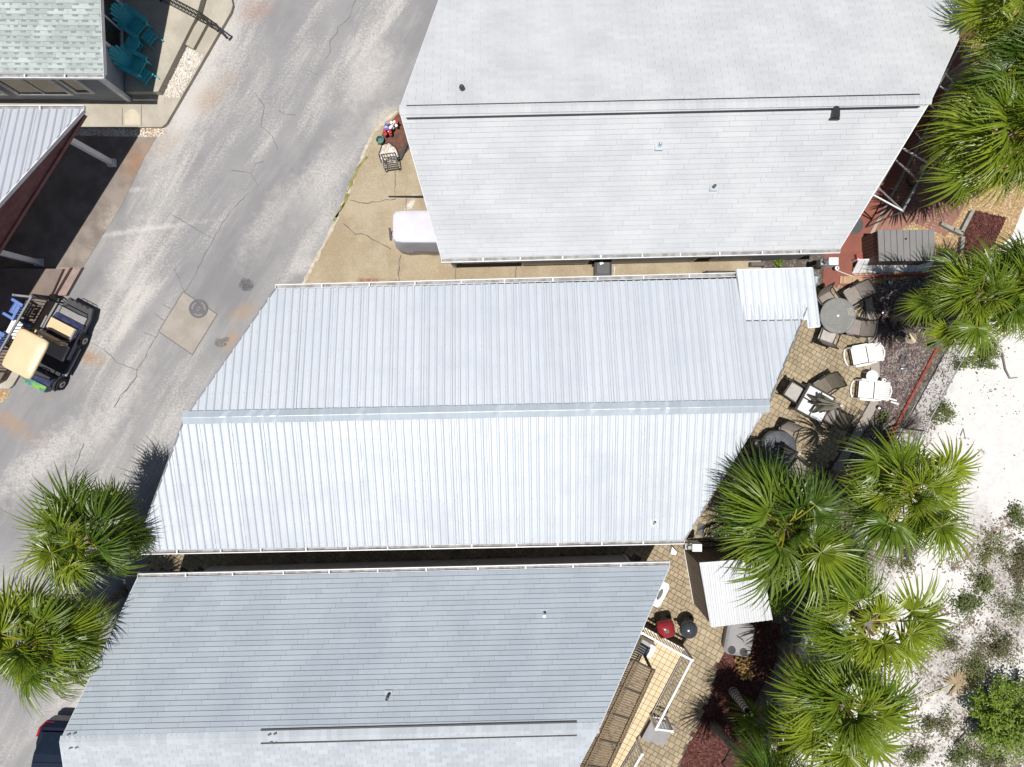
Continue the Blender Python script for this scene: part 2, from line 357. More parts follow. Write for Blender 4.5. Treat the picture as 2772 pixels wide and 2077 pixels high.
M['navy'] = mat('navy_car_paint', (.008, .009, .025), .18, spec=.6)
M['hood'] = mat('pale_green_car_paint', (.3, .36, .35), .25)
M['carglass'] = mat('tinted_car_glass', (.012, .02, .035), .08, spec=.8)
M['taillight'] = mat('red_lens', (.4, .01, .015), .2)
M['glassdark'] = mat('dark_window_glass', (.03, .032, .03), .08, (.05, .045, .035), 2, spec=.8)
M['iron'] = mat('cast_iron', (.11, .108, .115), .6, (.085, .083, .088), 12)
M['ironlt'] = mat('worn_cast_iron', (.28, .275, .28), .5)
M['bark'] = mat('grey_palm_bark', (.24, .21, .185), .95, (.15, .13, .115), 9, bump=.5, bscale=25)
M['barkw'] = mat('pale_ringed_bark', (.58, .56, .55), .9, (.48, .46, .45), 9)
M['boot'] = mat('brown_leaf_bases', (.12, .075, .04), .95, (.2, .13, .07), 9)
M['deepdark'] = mat('unlit_opening', (.02, .02, .022), .9)
def leafmat(name, a, b2, trans=.35, rough=.38, tip=None):
    m, nt, b = newmat(name)
    pos = node(nt, 'NewGeometry').outputs['Position']; r = piece_rnd(nt)
    g = node(nt, 'NewGeometry').outputs['Random Per Island']; o = node(nt, 'ObjectInfo').outputs['Random']
    c = mixc(nt, o, a, b2); c = mixc(nt, 1.0, c, mixc(nt, g, (.7,) * 3, (1.3,) * 3), 'MULTIPLY'); c = mixc(nt, math2(nt, 'MULTIPLY', noise(nt, pos, 1.6, 4), .5), c, tuple(x * .55 for x in a))
    nt.links.new(c, b.inputs['Base Color']); b.inputs['Roughness'].default_value = rough; b.inputs['Specular IOR Level'].default_value = .6
    t = node(nt, 'BsdfTranslucent'); nt.links.new(mixc(nt, .5, c, (.35, .45, .02)), t.inputs[0])
    mx = node(nt, 'MixShader'); mx.inputs[0].default_value = trans
    nt.links.new(b.outputs[0], mx.inputs[1]); nt.links.new(t.outputs[0], mx.inputs[2])
    nt.links.new(mx.outputs[0], nt.nodes['Material Output'].inputs[0]); return m
M['leafA'] = leafmat('palm_leaf_bright', (.31, .38, .028), (.085, .175, .016), .34, .38)
M['leafB'] = leafmat('palm_leaf_deep', (.06, .125, .015), (.17, .25, .022), .3, .4)
M['leafD'] = leafmat('palm_leaf_dry', (.36, .2, .06), (.28, .19, .07), .2, .7)
M['leafT'] = leafmat('bleached_dead_leaf', (.44, .33, .2), (.36, .27, .17), .1, .8)
M['petiole'] = mat('yellow_green_petiole', (.34, .33, .03), .45, (.26, .27, .03), 4)
M['shrubleaf'] = leafmat('shrub_leaf', (.12, .155, .045), (.2, .22, .07), .25, .6)
M['scrub'] = leafmat('dry_scrub_leaf', (.17, .15, .075), (.12, .14, .05), .2, .7)
M['shrubgreen'] = leafmat('bright_shrub_leaf', (.17, .28, .02), (.22, .32, .03), .35, .5)
M['twig'] = mat('grey_twig', (.22, .18, .16), .95)
def glass_material():
    m, nt, b = newmat('smoked_table_glass'); b.inputs['Base Color'].default_value = (.42, .43, .42, 1); b.inputs['Roughness'].default_value = .15
    t = node(nt, 'BsdfTransparent'); t.inputs[0].default_value = (.85, .85, .82, 1)
    mx = node(nt, 'MixShader'); mx.inputs[0].default_value = .6
    nt.links.new(b.outputs[0], mx.inputs[1]); nt.links.new(t.outputs[0], mx.inputs[2]); nt.links.new(mx.outputs[0], nt.nodes['Material Output'].inputs[0]); return m
M['tglass'] = glass_material()
# ------------------------------------------------------------------ ground sheets
def pp(l, z=0): return [tuple(P(x, y, z))[:2] for x, y in l]
def structure(name, mb, m, label=None):
    o = mb.build(name, m); o['kind'] = 'structure'
    return o
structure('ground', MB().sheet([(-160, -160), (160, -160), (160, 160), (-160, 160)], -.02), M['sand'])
road_px = [(-1500, 3600), (-1500, -1100), (1800, -1100), (1150, 180), (1075, 300), (1010, 360), (962, 470), (905, 610), (815, 775), (760, 900), (560, 1350), (420, 1600), (330, 2000), (100, 2600), (-500, 3600)]
road = structure('road', MB().sheet(pp(road_px), 0), M['road'])
driveway_px = [(1150, 180), (1075, 300), (1010, 360), (962, 470), (905, 610), (815, 775), (760, 900), (1300, 900), (2060, 860), (2060, 560), (1500, 560), (1300, 100)]
driveway = structure('driveway', MB().sheet(pp(driveway_px), .012), M['drive'])
# pale broken lip along the driveway edge, with moss
def ribbon(pts, wd, z, jit=0):
    mb = MB(); pts = [Vector((*p, 0)) for p in pts]; L = []
    for i in range(len(pts)):
        t = (pts[min(i + 1, len(pts) - 1)] - pts[max(i - 1, 0)]).normalized(); n = Vector((-t.y, t.x, 0))
        a = wd * (1 + random.uniform(-jit, jit)); L += [pts[i] + n * a / 2, pts[i] - n * a / 2]
    mb.add([(p.x, p.y, z) for p in L], [(2 * i, 2 * i + 1, 2 * i + 3, 2 * i + 2) for i in range(len(pts) - 1)])
    return mb
def resample(pts, step, jit=0):
    out = []
    for a, b in zip(pts, pts[1:]):
        n = max(1, int(hypot(b[0] - a[0], b[1] - a[1]) / step))
        for i in range(n):
            t = i / n; out.append((a[0] + (b[0] - a[0]) * t + random.uniform(-jit, jit), a[1] + (b[1] - a[1]) * t + random.uniform(-jit, jit)))
    out.append(pts[-1]); return out
M['lip'] = mat('crumbling_concrete_lip', (.55, .5, .42), .95, (.4, .34, .25), 5)
ribbon(resample(pp([(1075, 300), (1010, 360), (962, 470), (905, 610), (820, 770)]), .12, .02), .10, .018, .4).build('edge_lip', M['lip'], driveway)
for a, b_, w_ in (((1000, 425), (975, 455), .06), ((975, 455), (945, 520), .1), ((950, 525), (910, 600), .09), ((915, 590), (940, 550), .07)):
    ribbon(resample(pp([(a[0] - 6, a[1]), (b_[0] - 6, b_[1])]), .1, .02), w_, .022, .7).build('moss', M['moss'], driveway)
def cracks(parent, origin, s, lists, z, wd):
    for l in lists:
        pts = pp([(origin[0] + x / s, origin[1] + y / s) for x, y in l])
        ribbon(resample(pts, .14, .025), wd, z, .5).build('crack', M['crack'], parent)
cracks(road, (600, 0), 3.156, [[(1140, 0), (1090, 150), (1000, 230), (985, 280), (920, 360), (930, 440), (890, 500)], [(285, 800), (360, 910), (335, 1080), (440, 1170), (480, 1280)], [(490, 950), (550, 980), (630, 985)], [(80, 1455), (250, 1480), (290, 1400), (360, 1380)], [(250, 1480), (310, 1590)], [(700, 585), (820, 640)]], .004, .016)
cracks(road, (0, 500), 2.761, [[(1860, 60), (1720, 200), (1600, 400), (1500, 580), (1460, 680), (1380, 800)], [(1600, 410), (1420, 310), (1290, 230)], [(1300, 630), (1345, 720), (1380, 800)], [(1185, 1105), (1030, 1380), (1020, 1440), (900, 1580), (860, 1657)], [(1030, 1385), (870, 1330), (800, 1250), (680, 1180)], [(1220, 890), (1280, 930)], [(1155, 960), (1225, 1015)], [(1085, 1105), (1165, 1145)]], .004, .017)
cracks(road, (300, 1000), 2.761, [[(200, 50), (80, 200), (20, 290)]], .004, .016)
cracks(road, (0, 1200), 1.89, [[(430, 0), (340, 240), (270, 330)]], .004, .025)
cracks(road, (0, 1200), 1.89, [[(270, 330), (190, 500), (60, 720)]], .004, .07)
cracks(driveway, (700, 250), 3.013, [[(740, 880), (860, 910), (1000, 890), (1120, 870)], [(690, 1070), (790, 1155), (870, 1160), (960, 1220), (1080, 1280)], [(1165, 1330), (1145, 1400), (1145, 1560)]], .018, .03)
cracks(driveway, (700, 250), 3.013, [[(1115, 640), (1115, 860)], [(1205, 870), (1205, 960)], [(1610, 1420), (1610, 1540)], [(2100, 1420), (2100, 1540)]], .018, .02)
# long dark drain strip on the driveway
MB().prism(pp([(1052, 531), (1052, 535), (1180, 538), (1180, 530)]), .014, .03).build('drain_cover', M['deepdark'], driveway)
# concrete pad and manhole in the lane
padp = pp([(496, 790), (588, 851), (521, 960), (429, 898)])
road_pad = structure('concrete_pad', MB().sheet(padp, .006), M['conc_warm'])
for i in range(4):
    ribbon([padp[i], padp[(i + 1) % 4]], .025, .009).build('joint', M['crack'], road_pad)
mh = thing('manhole_cover', 'round cast iron manhole cover set in a concrete pad in the lane', 'manhole cover', P(538, 836))
MB().lathe([(.31, 0), (.31, .014), (.285, .014)], 32).build('cover', M['iron'], mh)
rg = MB()
for j in range(40):
    a0, a1 = 2 * pi * j / 40, 2 * pi * (j + 1) / 40
    rg.add([(r * cos(a), r * sin(a), .017) for a in (a0, a1) for r in (.30, .325)], [(0, 1, 3, 2)])
rg.build('rim', M['crack'], mh)
lt = MB()
for j in range(40):
    a = 2 * pi * j / 40
    if (j % 13) < 8: lt.box((.22 * cos(a), .22 * sin(a), .015), (.045, .02, .008), a)
for dx, dy, sx, sy in ((0, .03, .15, .012), (0, -.03, .15, .012), (.075, 0, .012, .07), (-.075, 0, .012, .07)):
    M3 = Matrix.Rotation(radians(60), 3, 'Z'); q = M3 @ Vector((dx, dy, .015)); lt.box(q, (sx, sy, .008), radians(60))
lt.build('raised_marks', M['ironlt'], mh)
# beds on the right
structure('bed_soil', MB().sheet(pp([(2060, 560), (2300, 560), (2340, 700), (2520, 740), (2630, 830), (2570, 930), (2420, 1200), (2350, 1340), (2250, 1520), (2180, 1700), (2110, 1900), (2000, 2200), (1400, 2200), (1500, 1500), (350, 1650), (380, 1380), (1780, 1380), (2000, 1000)]), -.016), M['soil'])
structure('pebble_bed', MB().sheet(pp([(2230, 800), (2330, 600), (2480, 300), (2640, 0), (2760, -260), (3300, -260), (3000, 200), (2772, 560), (2740, 640), (2600, 760), (2330, 790)]), -.012), M['pebble'])
redwalk = structure('red_walkway', MB().prism(pp([(2225, 795), (2292, 795), (2330, 690), (2350, 640), (2478, 400), (2660, 60), (2760, -160), (2690, -160), (2450, 250), (2230, 690)]), -.012, .02), M['redwalk'])
structure('concrete_edge_strip', MB().prism(pp([(2292, 795), (2300, 795), (2338, 690), (2358, 640), (2486, 400), (2668, 60), (2660, 60), (2478, 400), (2350, 640), (2330, 690)]), -.012, .03), M['conc_warm'])
M['pinkpave'] = mat('pink_brown_paving', (.30, .15, .115), .85, (.22, .11, .085), 2.5, fine=.12)
structure('pink_paving', MB().prism(pp([(2362, 640), (2490, 400), (2540, 300), (2560, 320), (2590, 440), (2610, 560), (2560, 640), (2470, 600), (2400, 650)]), -.012, .015), M['pinkpave'])
mulch_px = [(2335, 775), (2520, 745), (2610, 830), (2548, 930), (2403, 1192), (2335, 1320), (2230, 1500), (2150, 1500), (2260, 1330), (2370, 1100), (2378, 1000), (2360, 850)]
structure('mulch_bed', MB().sheet(pp(mulch_px), -.006), M['mulch'])
redm_px = [(1940, 1803), (1961, 1749), (2050, 1680), (2115, 1690), (2095, 1850), (2030, 2000), (1980, 2200), (1780, 2200), (1838, 2077), (1878, 1980), (1916, 1897)]
structure('red_mulch_bed', MB().sheet(pp(redm_px), -.006), M['redmulch'])
redm2_px = [(2607, 628), (2640, 570), (2725, 590), (2690, 665), (2620, 720), (2605, 675)]
structure('red_mulch_patch', MB().sheet(pp(redm2_px), -.004), M['redmulch'])
structure('shaded_soil', MB().sheet(pp([(1990, 1450), (2220, 1480), (2260, 1560), (2180, 1700), (2110, 1900), (2040, 2050), (2030, 2000), (2095, 1850), (2115, 1690), (2050, 1660), (1890, 1500)]), -.01), M['soil'])
# patio of pavers
patio_px = [(2120, 785), (2262, 772), (2337, 790), (2338, 900), (2352, 1050), (2345, 1085), (2270, 1215), (2200, 1330), (2130, 1450), (2090, 1500), (2010, 1600), (1961, 1749), (1938, 1803), (1916, 1897), (1878, 1980), (1800, 2150), (1500, 2150), (1640, 1800), (1690, 1640), (1745, 1500), (400, 1545), (420, 1440), (1790, 1420), (2020, 1080), (2120, 900)]
patio_w = pp(patio_px)
patio = structure('patio', MB().sheet(patio_w, .006), M['pavebase'])
def paver_mesh(l, wd, h=.045, ch=.008):
    a, b = l / 2, wd / 2
    vs = [(-a, -b, 0), (a, -b, 0), (a, b, 0), (-a, b, 0), (-a, -b, h - ch), (a, -b, h - ch), (a, b, h - ch), (-a, b, h - ch), (-a + ch, -b + ch, h), (a - ch, -b + ch, h), (a - ch, b - ch, h), (-a + ch, b - ch, h)]
    fs = [(0, 1, 5, 4), (1, 2, 6, 5), (2, 3, 7, 6), (3, 0, 4, 7), (4, 5, 9, 8), (5, 6, 10, 9), (6, 7, 11, 10), (7, 4, 8, 11), (8, 9, 10, 11)]
    return vs, fs
def lay_pavers():
    ang = radians(-30); ca, sa = cos(ang), sin(ang); u, v = (ca, sa), (-sa, ca)
    us = [p[0] * u[0] + p[1] * u[1] for p in patio_w]; vv = [p[0] * v[0] + p[1] * v[1] for p in patio_w]
    row = min(vv); items = []
    while row < max(vv):
        rw = random.choice((.155, .155, .205)); x = min(us) + random.uniform(-.2, 0)
        while x < max(us):
            l = random.choice((.105, .155, .155, .205, .235)) if rw < .2 else random.choice((.155, .205, .205))
            cx, cy = x + l / 2, row + rw / 2; wx, wy = cx * u[0] + cy * v[0], cx * u[1] + cy * v[1]
            if inside((wx, wy), patio_w): items.append((wx, wy, l, rw))
            x += l
        row += rw
    def vis(it):
        x, y = PX((it[0], it[1], .05))
        hid = (x < 1760 and y < 1560) or (x < 1700)
        ok = -20 < x < 2790 and -20 < y < 2097 and not hid
        return (0 if ok else 1, -it[2] * it[3] * (1 if y < 1180 or y > 1480 else .8), hypot(x - 1386, y - 1038))
    items.sort(key=vis); cache = {}; rest = MB()
    for i, (x, y, l, wd) in enumerate(items):
        h = .045 + random.uniform(-.004, .003)
        if i < 300:
            k = (l, wd)
            if k not in cache:
                b = MB(); b.add(*paver_mesh(l - .009, wd - .009)); cache[k] = b.mesh('paver', M['paver'])
            mkobj('paver', cache[k], patio, (x, y, .008 + random.uniform(-.003, .003)), (random.uniform(-.008, .008), random.uniform(-.008, .008), ang + random.uniform(-.015, .015)))
        else:
            vs, fs = paver_mesh(l - .009, wd - .009, h); r = ang + random.uniform(-.015, .015); c, s = cos(r), sin(r)
            rest.add([(x + a * c - b * s, y + a * s + b * c, .008 + z) for a, b, z in vs], fs)
    o = rest.build('paver_field', M['paver'], patio); o['kind'] = 'stuff'
lay_pavers()
structure('concrete_mow_strip', MB().prism(pp([(2339, 790), (2356, 790), (2374, 900), (2382, 1050), (2374, 1098), (2302, 1228), (2230, 1350), (2150, 1480), (2130, 1470), (2212, 1335), (2282, 1216), (2354, 1088), (2361, 1050), (2346, 900)]), -.01, .05), M['conc_warm'])
for i, x in enumerate((2272, 2281, 2306)):
    wd = (7, 24, 26)[i]
    tag(MB().prism(pp([(x, 749), (x + wd, 748), (x + wd, 768), (x - 1, 769)]), -.01, .062).build('stepping_slab', M['slab']), ('narrow tan slab at the end of the row by the white fence', 'middle tan paving slab in the row by the white fence', 'tan paving slab in palm shade beside the mulch bed')[i], 'paving slab')
# scattered stuff
def scatter(name, poly_px, n, m, size, z, flat=True, stone=False):
    poly = pp(poly_px, max(z, 0)); xs = [p[0] for p in poly]; ys = [p[1] for p in poly]; mb = MB(); k = 0
    while k < n:
        x, y = random.uniform(min(xs), max(xs)), random.uniform(min(ys), max(ys))
        if not inside((x, y), poly): continue
        k += 1; l = size * random.uniform(.5, 1.5); wd = l * (random.uniform(.6, .9) if stone else random.uniform(.15, .35)); a = random.uniform(0, pi); c, s = cos(a), sin(a)
        h = l * .35 if stone else .006 + random.uniform(0, .014)
        if stone:
            b = [(l / 2, 0), (0, wd / 2), (-l / 2, 0), (0, -wd / 2)]
            mb.add([(x + p * c - q * s, y + p * s + q * c, z) for p, q in b] + [(x + (p * c - q * s) * .5, y + (p * s + q * c) * .5, z + h) for p, q in b], [(0, 1, 5, 4), (1, 2, 6, 5), (2, 3, 7, 6), (3, 0, 4, 7), (4, 5, 6, 7)])
        else:
            b = [(-l / 2, -wd / 2), (l / 2, -wd / 2), (l / 2, wd / 2), (-l / 2, wd / 2)]; t1, t2 = random.uniform(0, .02), random.uniform(0, .02)
            mb.add([(x + p * c - q * s, y + p * s + q * c, z + h + (t1 if i in (1, 2) else 0) + (t2 if i in (2, 3) else 0)) for i, (p, q) in enumerate(b)], [(0, 1, 2, 3)])
    o = mb.build(name, m); o['kind'] = 'stuff'; return o
tag(scatter('mulch_chips', mulch_px, 5200, M['chip'], .085, -.005), 'brown bark chips covering the bed beside the patio', 'mulch')
tag(scatter('red_mulch_chips', redm_px, 2600, M['redchip'], .08, -.005), 'red bark chips under the palms beside the lower patio', 'mulch')
tag(scatter('red_mulch_crumbs', redm2_px, 900, M['redchip'], .07, -.003), 'red bark chips in the timber-edged patch', 'mulch')
tag(scatter('pebbles', [(2300, 790), (2340, 690), (2488, 410), (2668, 70), (2772, -60), (2790, 520), (2640, 560), (2600, 640), (2590, 760)], 3800, M['stone'], .06, -.012, stone=True), 'gold pebbles around the grey storage shed', 'pebbles')
def clumps(name, poly_px, nc, per, m, size, z, spread, label, seed):
    rn = random.Random(seed); poly = pp(poly_px); xs = [p[0] for p in poly]; ys = [p[1] for p in poly]; mb = MB(); k = 0
    while k < nc:
        cx, cy = rn.uniform(min(xs), max(xs)), rn.uniform(min(ys), max(ys))
        if not inside((cx, cy), poly): continue
        k += 1; sp = spread * rn.uniform(.3, 1.4)
        for _ in range(int(per * rn.uniform(.2, 1.8))):
            x, y = rn.gauss(cx, sp), rn.gauss(cy, sp * .7); l = size * rn.uniform(.25, 1) ** 1.6 * 1.6; wd = l * rn.uniform(.2, .7); a = rn.uniform(0, pi); c, s_ = cos(a), sin(a)
            b = [(-l / 2, 0), (-l * .1, -wd / 2), (l / 2, rn.uniform(-.3, .3) * wd), (l * .1, wd / 2)]; h = rn.uniform(.003, .02)
            mb.add([(x + p * c - q * s_, y + p * s_ + q * c, z + h + (.012 if i == 2 else 0)) for i, (p, q) in enumerate(b)], [(0, 1, 2, 3)])
    o = mb.build(name, m); o['kind'] = 'stuff'; return tag(o, label, 'litter')
clumps('dry_litter', [(2560, 1400), (2772, 1350), (2800, 2100), (2420, 2100), (2480, 1800)], 90, 60, M['litter'], .10, -.018, .35, 'dry twigs and leaves in drifts among the sand shrubs', 4)
clumps('palm_litter', [(2380, 1400), (2480, 1450), (2480, 1800), (2420, 2100), (2030, 2100), (2200, 1600)], 50, 60, M['litter'], .10, -.018, .4, 'dry leaf litter beneath the palms by the sand', 6)
clumps('twig_litter', [(2600, 960), (2800, 930), (2800, 1350), (2480, 1420), (2500, 1200)], 26, 14, M['litter'], .06, -.018, .3, 'sparse twigs on the bright sand', 5)
tag(scatter('fence_litter', [(2620, 890), (2560, 920), (2420, 1200), (2330, 1340), (2420, 1420), (2520, 1200)], 1500, M['litter'], .07, -.018), 'grey leaf litter along the chain-link fence', 'litter')
# ------------------------------------------------------------------ roofs and houses
def plane(el, er, rl, rr):
    u = (er - el).normalized(); n = u.cross(rl - el).normalized(); v = n.cross(u)
    to2 = lambda p: ((p - el).dot(u), (p - el).dot(v))
    return el, u, v, n, [to2(el), to2(er), to2(rr), to2(rl)]
def shingles(house, pl, ex, wd, m, under, base_name='roof', limit=300, shade_notches=False, stagger=.152, gap=.005):
    O, u, v, n, poly = pl; loc = W[house.name]; R3 = Matrix((u, v, n)).transposed(); e3 = R3.to_euler()
    to3 = lambda a, b, c=0: O + u * a + v * b + n * c
    k = len(poly)
    roof = MB().add([to3(*p, -.16) for p in poly] + [to3(*p, -.006) for p in poly], [tuple(range(k))[::-1], tuple(range(k, 2 * k))] + [(i, (i + 1) % k, k + (i + 1) % k, k + i) for i in range(k)]).build(base_name, under, house, world=True)
    umin = min(p[0] for p in poly); umax = max(p[0] for p in poly); vmax = max(p[1] for p in poly); items = []
    i = 0
    while i * ex < vmax:
        v0, v1 = i * ex, (i + 1) * ex; x = umin - wd + (i * stagger) % wd + random.uniform(0, .02)
        while x < umax:
            full = [(x + .002, v0), (x + wd - .002, v0), (x + wd - .002, v1 - gap), (x + .002, v1 - gap)]
            c = clip(full, poly)
            if len(c) > 2 and area(c) > .002: items.append((full, c, area(c), v0, i))
            x += wd
        i += 1
    items.sort(key=lambda t: (0 if inframe(to3(*t[0][0])) and inframe(to3(*t[0][2])) else 1, -round(t[2], 3), to3(*t[0][0]).length))
    hv = lambda q, v0: .013 - .009 * (q - v0) / ex
    def solid(pts, v0, o2=(0, 0)):
        kk = len(pts)
        vs = [(a - o2[0], b - o2[1], -.004) for a, b in pts] + [(a - o2[0], b - o2[1], hv(b, v0)) for a, b in pts]
        return vs, [tuple(range(kk))[::-1], tuple(range(kk, 2 * kk))] + [(j, (j + 1) % kk, kk + (j + 1) % kk, kk + j) for j in range(kk)]
    shared = None; rest = MB()
    for q, (full, c, ar, v0, i) in enumerate(items):
        o2 = full[0]
        if q < limit:
            if ar > wd * ex * .93:
                if shared is None: b = MB(); b.add(*solid(full, v0, o2)); shared = b.mesh('shingle', m)
                me = shared
            else:
                b = MB(); b.add(*solid(c, v0, o2)); me = b.mesh('shingle', m)
            mkobj('shingle', me, house if False else roof, to3(*o2) - loc, e3)
        else:
            vs, fs = solid(c, v0); rest.add([to3(*p) for p in vs], fs)
    if rest.v:
        o = rest.build('shingle_field', m, roof); o.data.transform(Matrix.Translation(-loc)); o['kind'] = 'stuff'
    if shade_notches:                       # thin dark tabs painting in the recess shade of laminated rows
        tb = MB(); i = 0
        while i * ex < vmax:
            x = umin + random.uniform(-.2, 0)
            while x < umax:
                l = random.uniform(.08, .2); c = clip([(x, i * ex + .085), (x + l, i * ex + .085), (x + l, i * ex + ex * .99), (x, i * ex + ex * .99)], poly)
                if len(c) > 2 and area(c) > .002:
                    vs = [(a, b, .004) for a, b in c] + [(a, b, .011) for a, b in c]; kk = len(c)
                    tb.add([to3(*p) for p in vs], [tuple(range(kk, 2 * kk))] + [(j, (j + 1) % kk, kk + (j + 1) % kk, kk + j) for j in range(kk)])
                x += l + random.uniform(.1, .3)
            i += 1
        o = tb.build('painted_notch_shade', shade_notches, roof); o.data.transform(Matrix.Translation(-loc)); o['kind'] = 'stuff'
    return roof
def gutter(house, a, b, out, m=None, straps=1.15, wd=.12):
    a, b = Vector(a), Vector(b); d = (b - a).normalized(); o = Vector(out).normalized(); z = Vector((0, 0, 1)); mb = MB(); gi = MB()
    c0 = o * wd / 2
    gi.bar(a + c0 + z * -.075, b + c0 + z * -.075, wd - .012, .012)
    mb.bar(a + o * .006 - z * .04, b + o * .006 - z * .04, .012, .09); mb.bar(a + o * wd - z * .035, b + o * wd - z * .035, .028, .10)
    for e in (a, b): mb.bar(e + o * .012 - z * .04, e + o * (wd - .008) - z * .04, .014, .085)
    g = mb.build('gutter', m or M['gutter'], house, world=True); gi.build('gutter_floor', M['gutterin'], g, world=True)
    L = (b - a).length; k = int(L / straps)
    for i in range(1, k):
        p = a + d * (i * L / k + random.uniform(-.06, .06)); MB().bar(p + o * .01 + z * .012, p + o * (wd - .01) + z * .012, .04, .012).build('strap', M['white'], g, world=True)
    return g
def wall_quad(house, p, q, z0, z1, th=.14, m=None, name='wall', peak=None):
    p, q = Vector((p[0], p[1], 0)), Vector((q[0], q[1], 0)); d = (q - p).normalized(); n = Vector((-d.y, d.x, 0)) * th
    pts = [(p, z0), (q, z0), (q, z1)] + ([(peak[0], peak[1])] if peak else []) + [(p, z1)]
    vs = [Vector((a.x, a.y, z)) for a, z in pts] + [Vector((a.x, a.y, z)) + n for a, z in pts]; k = len(pts)
    return MB().add(vs, [tuple(range(k))[::-1], tuple(range(k, 2 * k))] + [(i, (i + 1) % k, k + (i + 1) % k, k + i) for i in range(k)]).build(name, m or M['wall'], house, world=True)
def vent_pipe(house, px, py, z, r, h, m, flash=None, cap=None):
    p = P(px, py, z); b = MB().lathe([(r, -.1), (r, h), (r * .7, h), (r * .7, h - .05)], 14, p); o = b.build('vent_pipe', m, house, world=True)
    if flash: MB().prism([(p.x - .11, p.y - .11), (p.x + .11, p.y - .11), (p.x + .11, p.y + .12), (p.x - .11, p.y + .12)], p.z - .01, p.z + .018).build('flashing', flash, o, world=True)
    if cap: MB().lathe([(r * 1.5, h - .04), (r * 1.6, h + .01), (r * 1.2, h + .07), (.02, h + .1)], 14, p).build('cap', cap, o, world=True, smooth=True)
M['flash'] = mat('pale_blue_flashing', (.46, .52, .57), .6)

# ---- house A (white shingles, north)
ezA, rzA = 2.7, 4.3
A = dict(SW=P(1195, 699, ezA), SE=P(2274, 673, ezA), RL=P(1081, 297, rzA), RR=P(2522, 268, rzA))
A['NW'] = Vector((-2.1, 11.95, ezA)); A['NE'] = Vector((14.35, 12.25, ezA))
hA = thing('white_shingle_house', 'large house with white shingle roof and black ridge vent strips', 'house', (4.5, 8, 0))
plS = plane(A['SW'], A['SE'], A['RL'], A['RR']); plN = plane(A['NE'], A['NW'], A['RR'], A['RL'])
shingles(hA, plS, .142, .914, M['shA'], M['shAu'])
shingles(hA, plN, .142, .457, M['shA'], M['shAu'], limit=300, stagger=.228)
def ridge_caps(house, a, b, wd, m, step=.15):
    d = (b - a).normalized(); s = Vector((-d.y, d.x, 0)).normalized(); L = (b - a).length; me = None; k = int(L / step); drop = wd * .36
    for i in range(k):
        p = a + d * (i * step)
        q0, q1 = Vector((0, 0, .03)), d * (step + .03) + Vector((0, 0, .018))
        vs = [q0, q0 + s * wd - Vector((0, 0, drop)), q1 + s * wd - Vector((0, 0, drop)), q1, q0 - s * wd - Vector((0, 0, drop)), q1 - s * wd - Vector((0, 0, drop))]
        if me is None:
            b2 = MB(); t = Vector((0, 0, .014)); b2.add(vs + [x - t for x in vs], [(0, 3, 2, 1), (0, 4, 5, 3), (1, 2, 8, 7), (4, 10, 11, 5), (0, 1, 7, 6), (0, 6, 10, 4), (3, 5, 11, 9), (3, 9, 8, 2)]); me = b2.mesh('cap_shingle', m)
        mkobj('cap_shingle', me, house, p - W[house.name])
up = Vector((0, 0, 1))
ridge_caps(hA, A['RL'], A['RR'], .142, M['shA'], .16)
for dy, wd in ((.175, .026), (-.175, .036)):
    a = P(1100, 303, rzA); b = P(2490, 272, rzA)
    off = Vector((0, dy, .03 - abs(dy) * .39)); bb = MB(); n = 14
    for i in range(n):
        p, q = a.lerp(b, i / n), a.lerp(b, (i + 1) / n); bb.bar(p + off + up * .03, q + off + up * .03, wd, .02)
    bb.build('ridge_vent_strip', M['black'], hA, world=True)
vent_pipe(hA, 1251, 243, 4.05, .05, .16, M['dkk'], M['flash'], M['dkk']); vent_pipe(hA, 1783, 397, 3.9, .045, .2, M['chrome'], M['flash']); vent_pipe(hA, 1931, 507, 3.45, .045, .18, M['iron'], M['flash'])
p = P(2260, 306, 4.2); MB().loft([[(p.x + x, p.y + y, z) for x, y in ((-.1, -.15), (.1, -.15), (.1, .1), (.04, .16), (-.04, .16), (-.1, .1))] for z in (p.z - .1, p.z + .1)]).box((p.x, p.y - .16, p.z - .02), (.28, .05, .05)).build('exhaust_hood', M['black'], hA, world=True)
gutter(hA, A['SW'] + Vector((0, -.01, -.01)), A['SE'] + Vector((0, -.01, -.01)), (0, -1, 0))
# walls under the eaves: three bays standing out between dark recesses
dA = (A['SE'] - A['SW']); 
def sA(px): return P(px, 722, 0)
yA = lambda x: 4.02 + (x - P(1400, 0).x) * .022
for x0, x1 in ((1415, 1585), (1650, 1868), (1920, 2145)):
    a, b = P(x0, 0).x, P(x1, 0).x
    wall_quad(hA, (a, yA(a)), (b, yA(b)), .14, 2.6, .2); wall_quad(hA, (a, yA(a) + .012), (b, yA(b) + .012), 0, .14, .18, M['deepdark'], 'skirting')
    for e in (a, b):
        MB().box((e, yA(e) + .03, 1.3), (.09, .09, 2.6)).build('corner_board', M['white'], hA, world=True)
wall_quad(hA, (P(1250, 0).x, 4.7), (9.3, 5.0), 0, 2.75, .15, M['sidD']); wall_quad(hA, (9.3, 4.3), (13.4, 11.7), 0, 2.7, .15, peak=(Vector((11.2, 7.9, 0)), 4.0)); wall_quad(hA, (13.4, 11.7), (-1.6, 11.5), 0, 2.7, .15)
wall_quad(hA, (-1.2, 11.5), (-1.2, 5.0), 0, 2.7, .15, peak=(Vector((-1.2, 7.9, 0)), 4.1))
MB().box((P(1240, 0).x, 4.15, 1.3), (.12, .12, 2.62)).build('post', M['white'], hA, world=True)
MB().box((-1.95, 4.0, 1.25), (.12, .12, 2.5)).build('post', M['white'], hA, world=True)

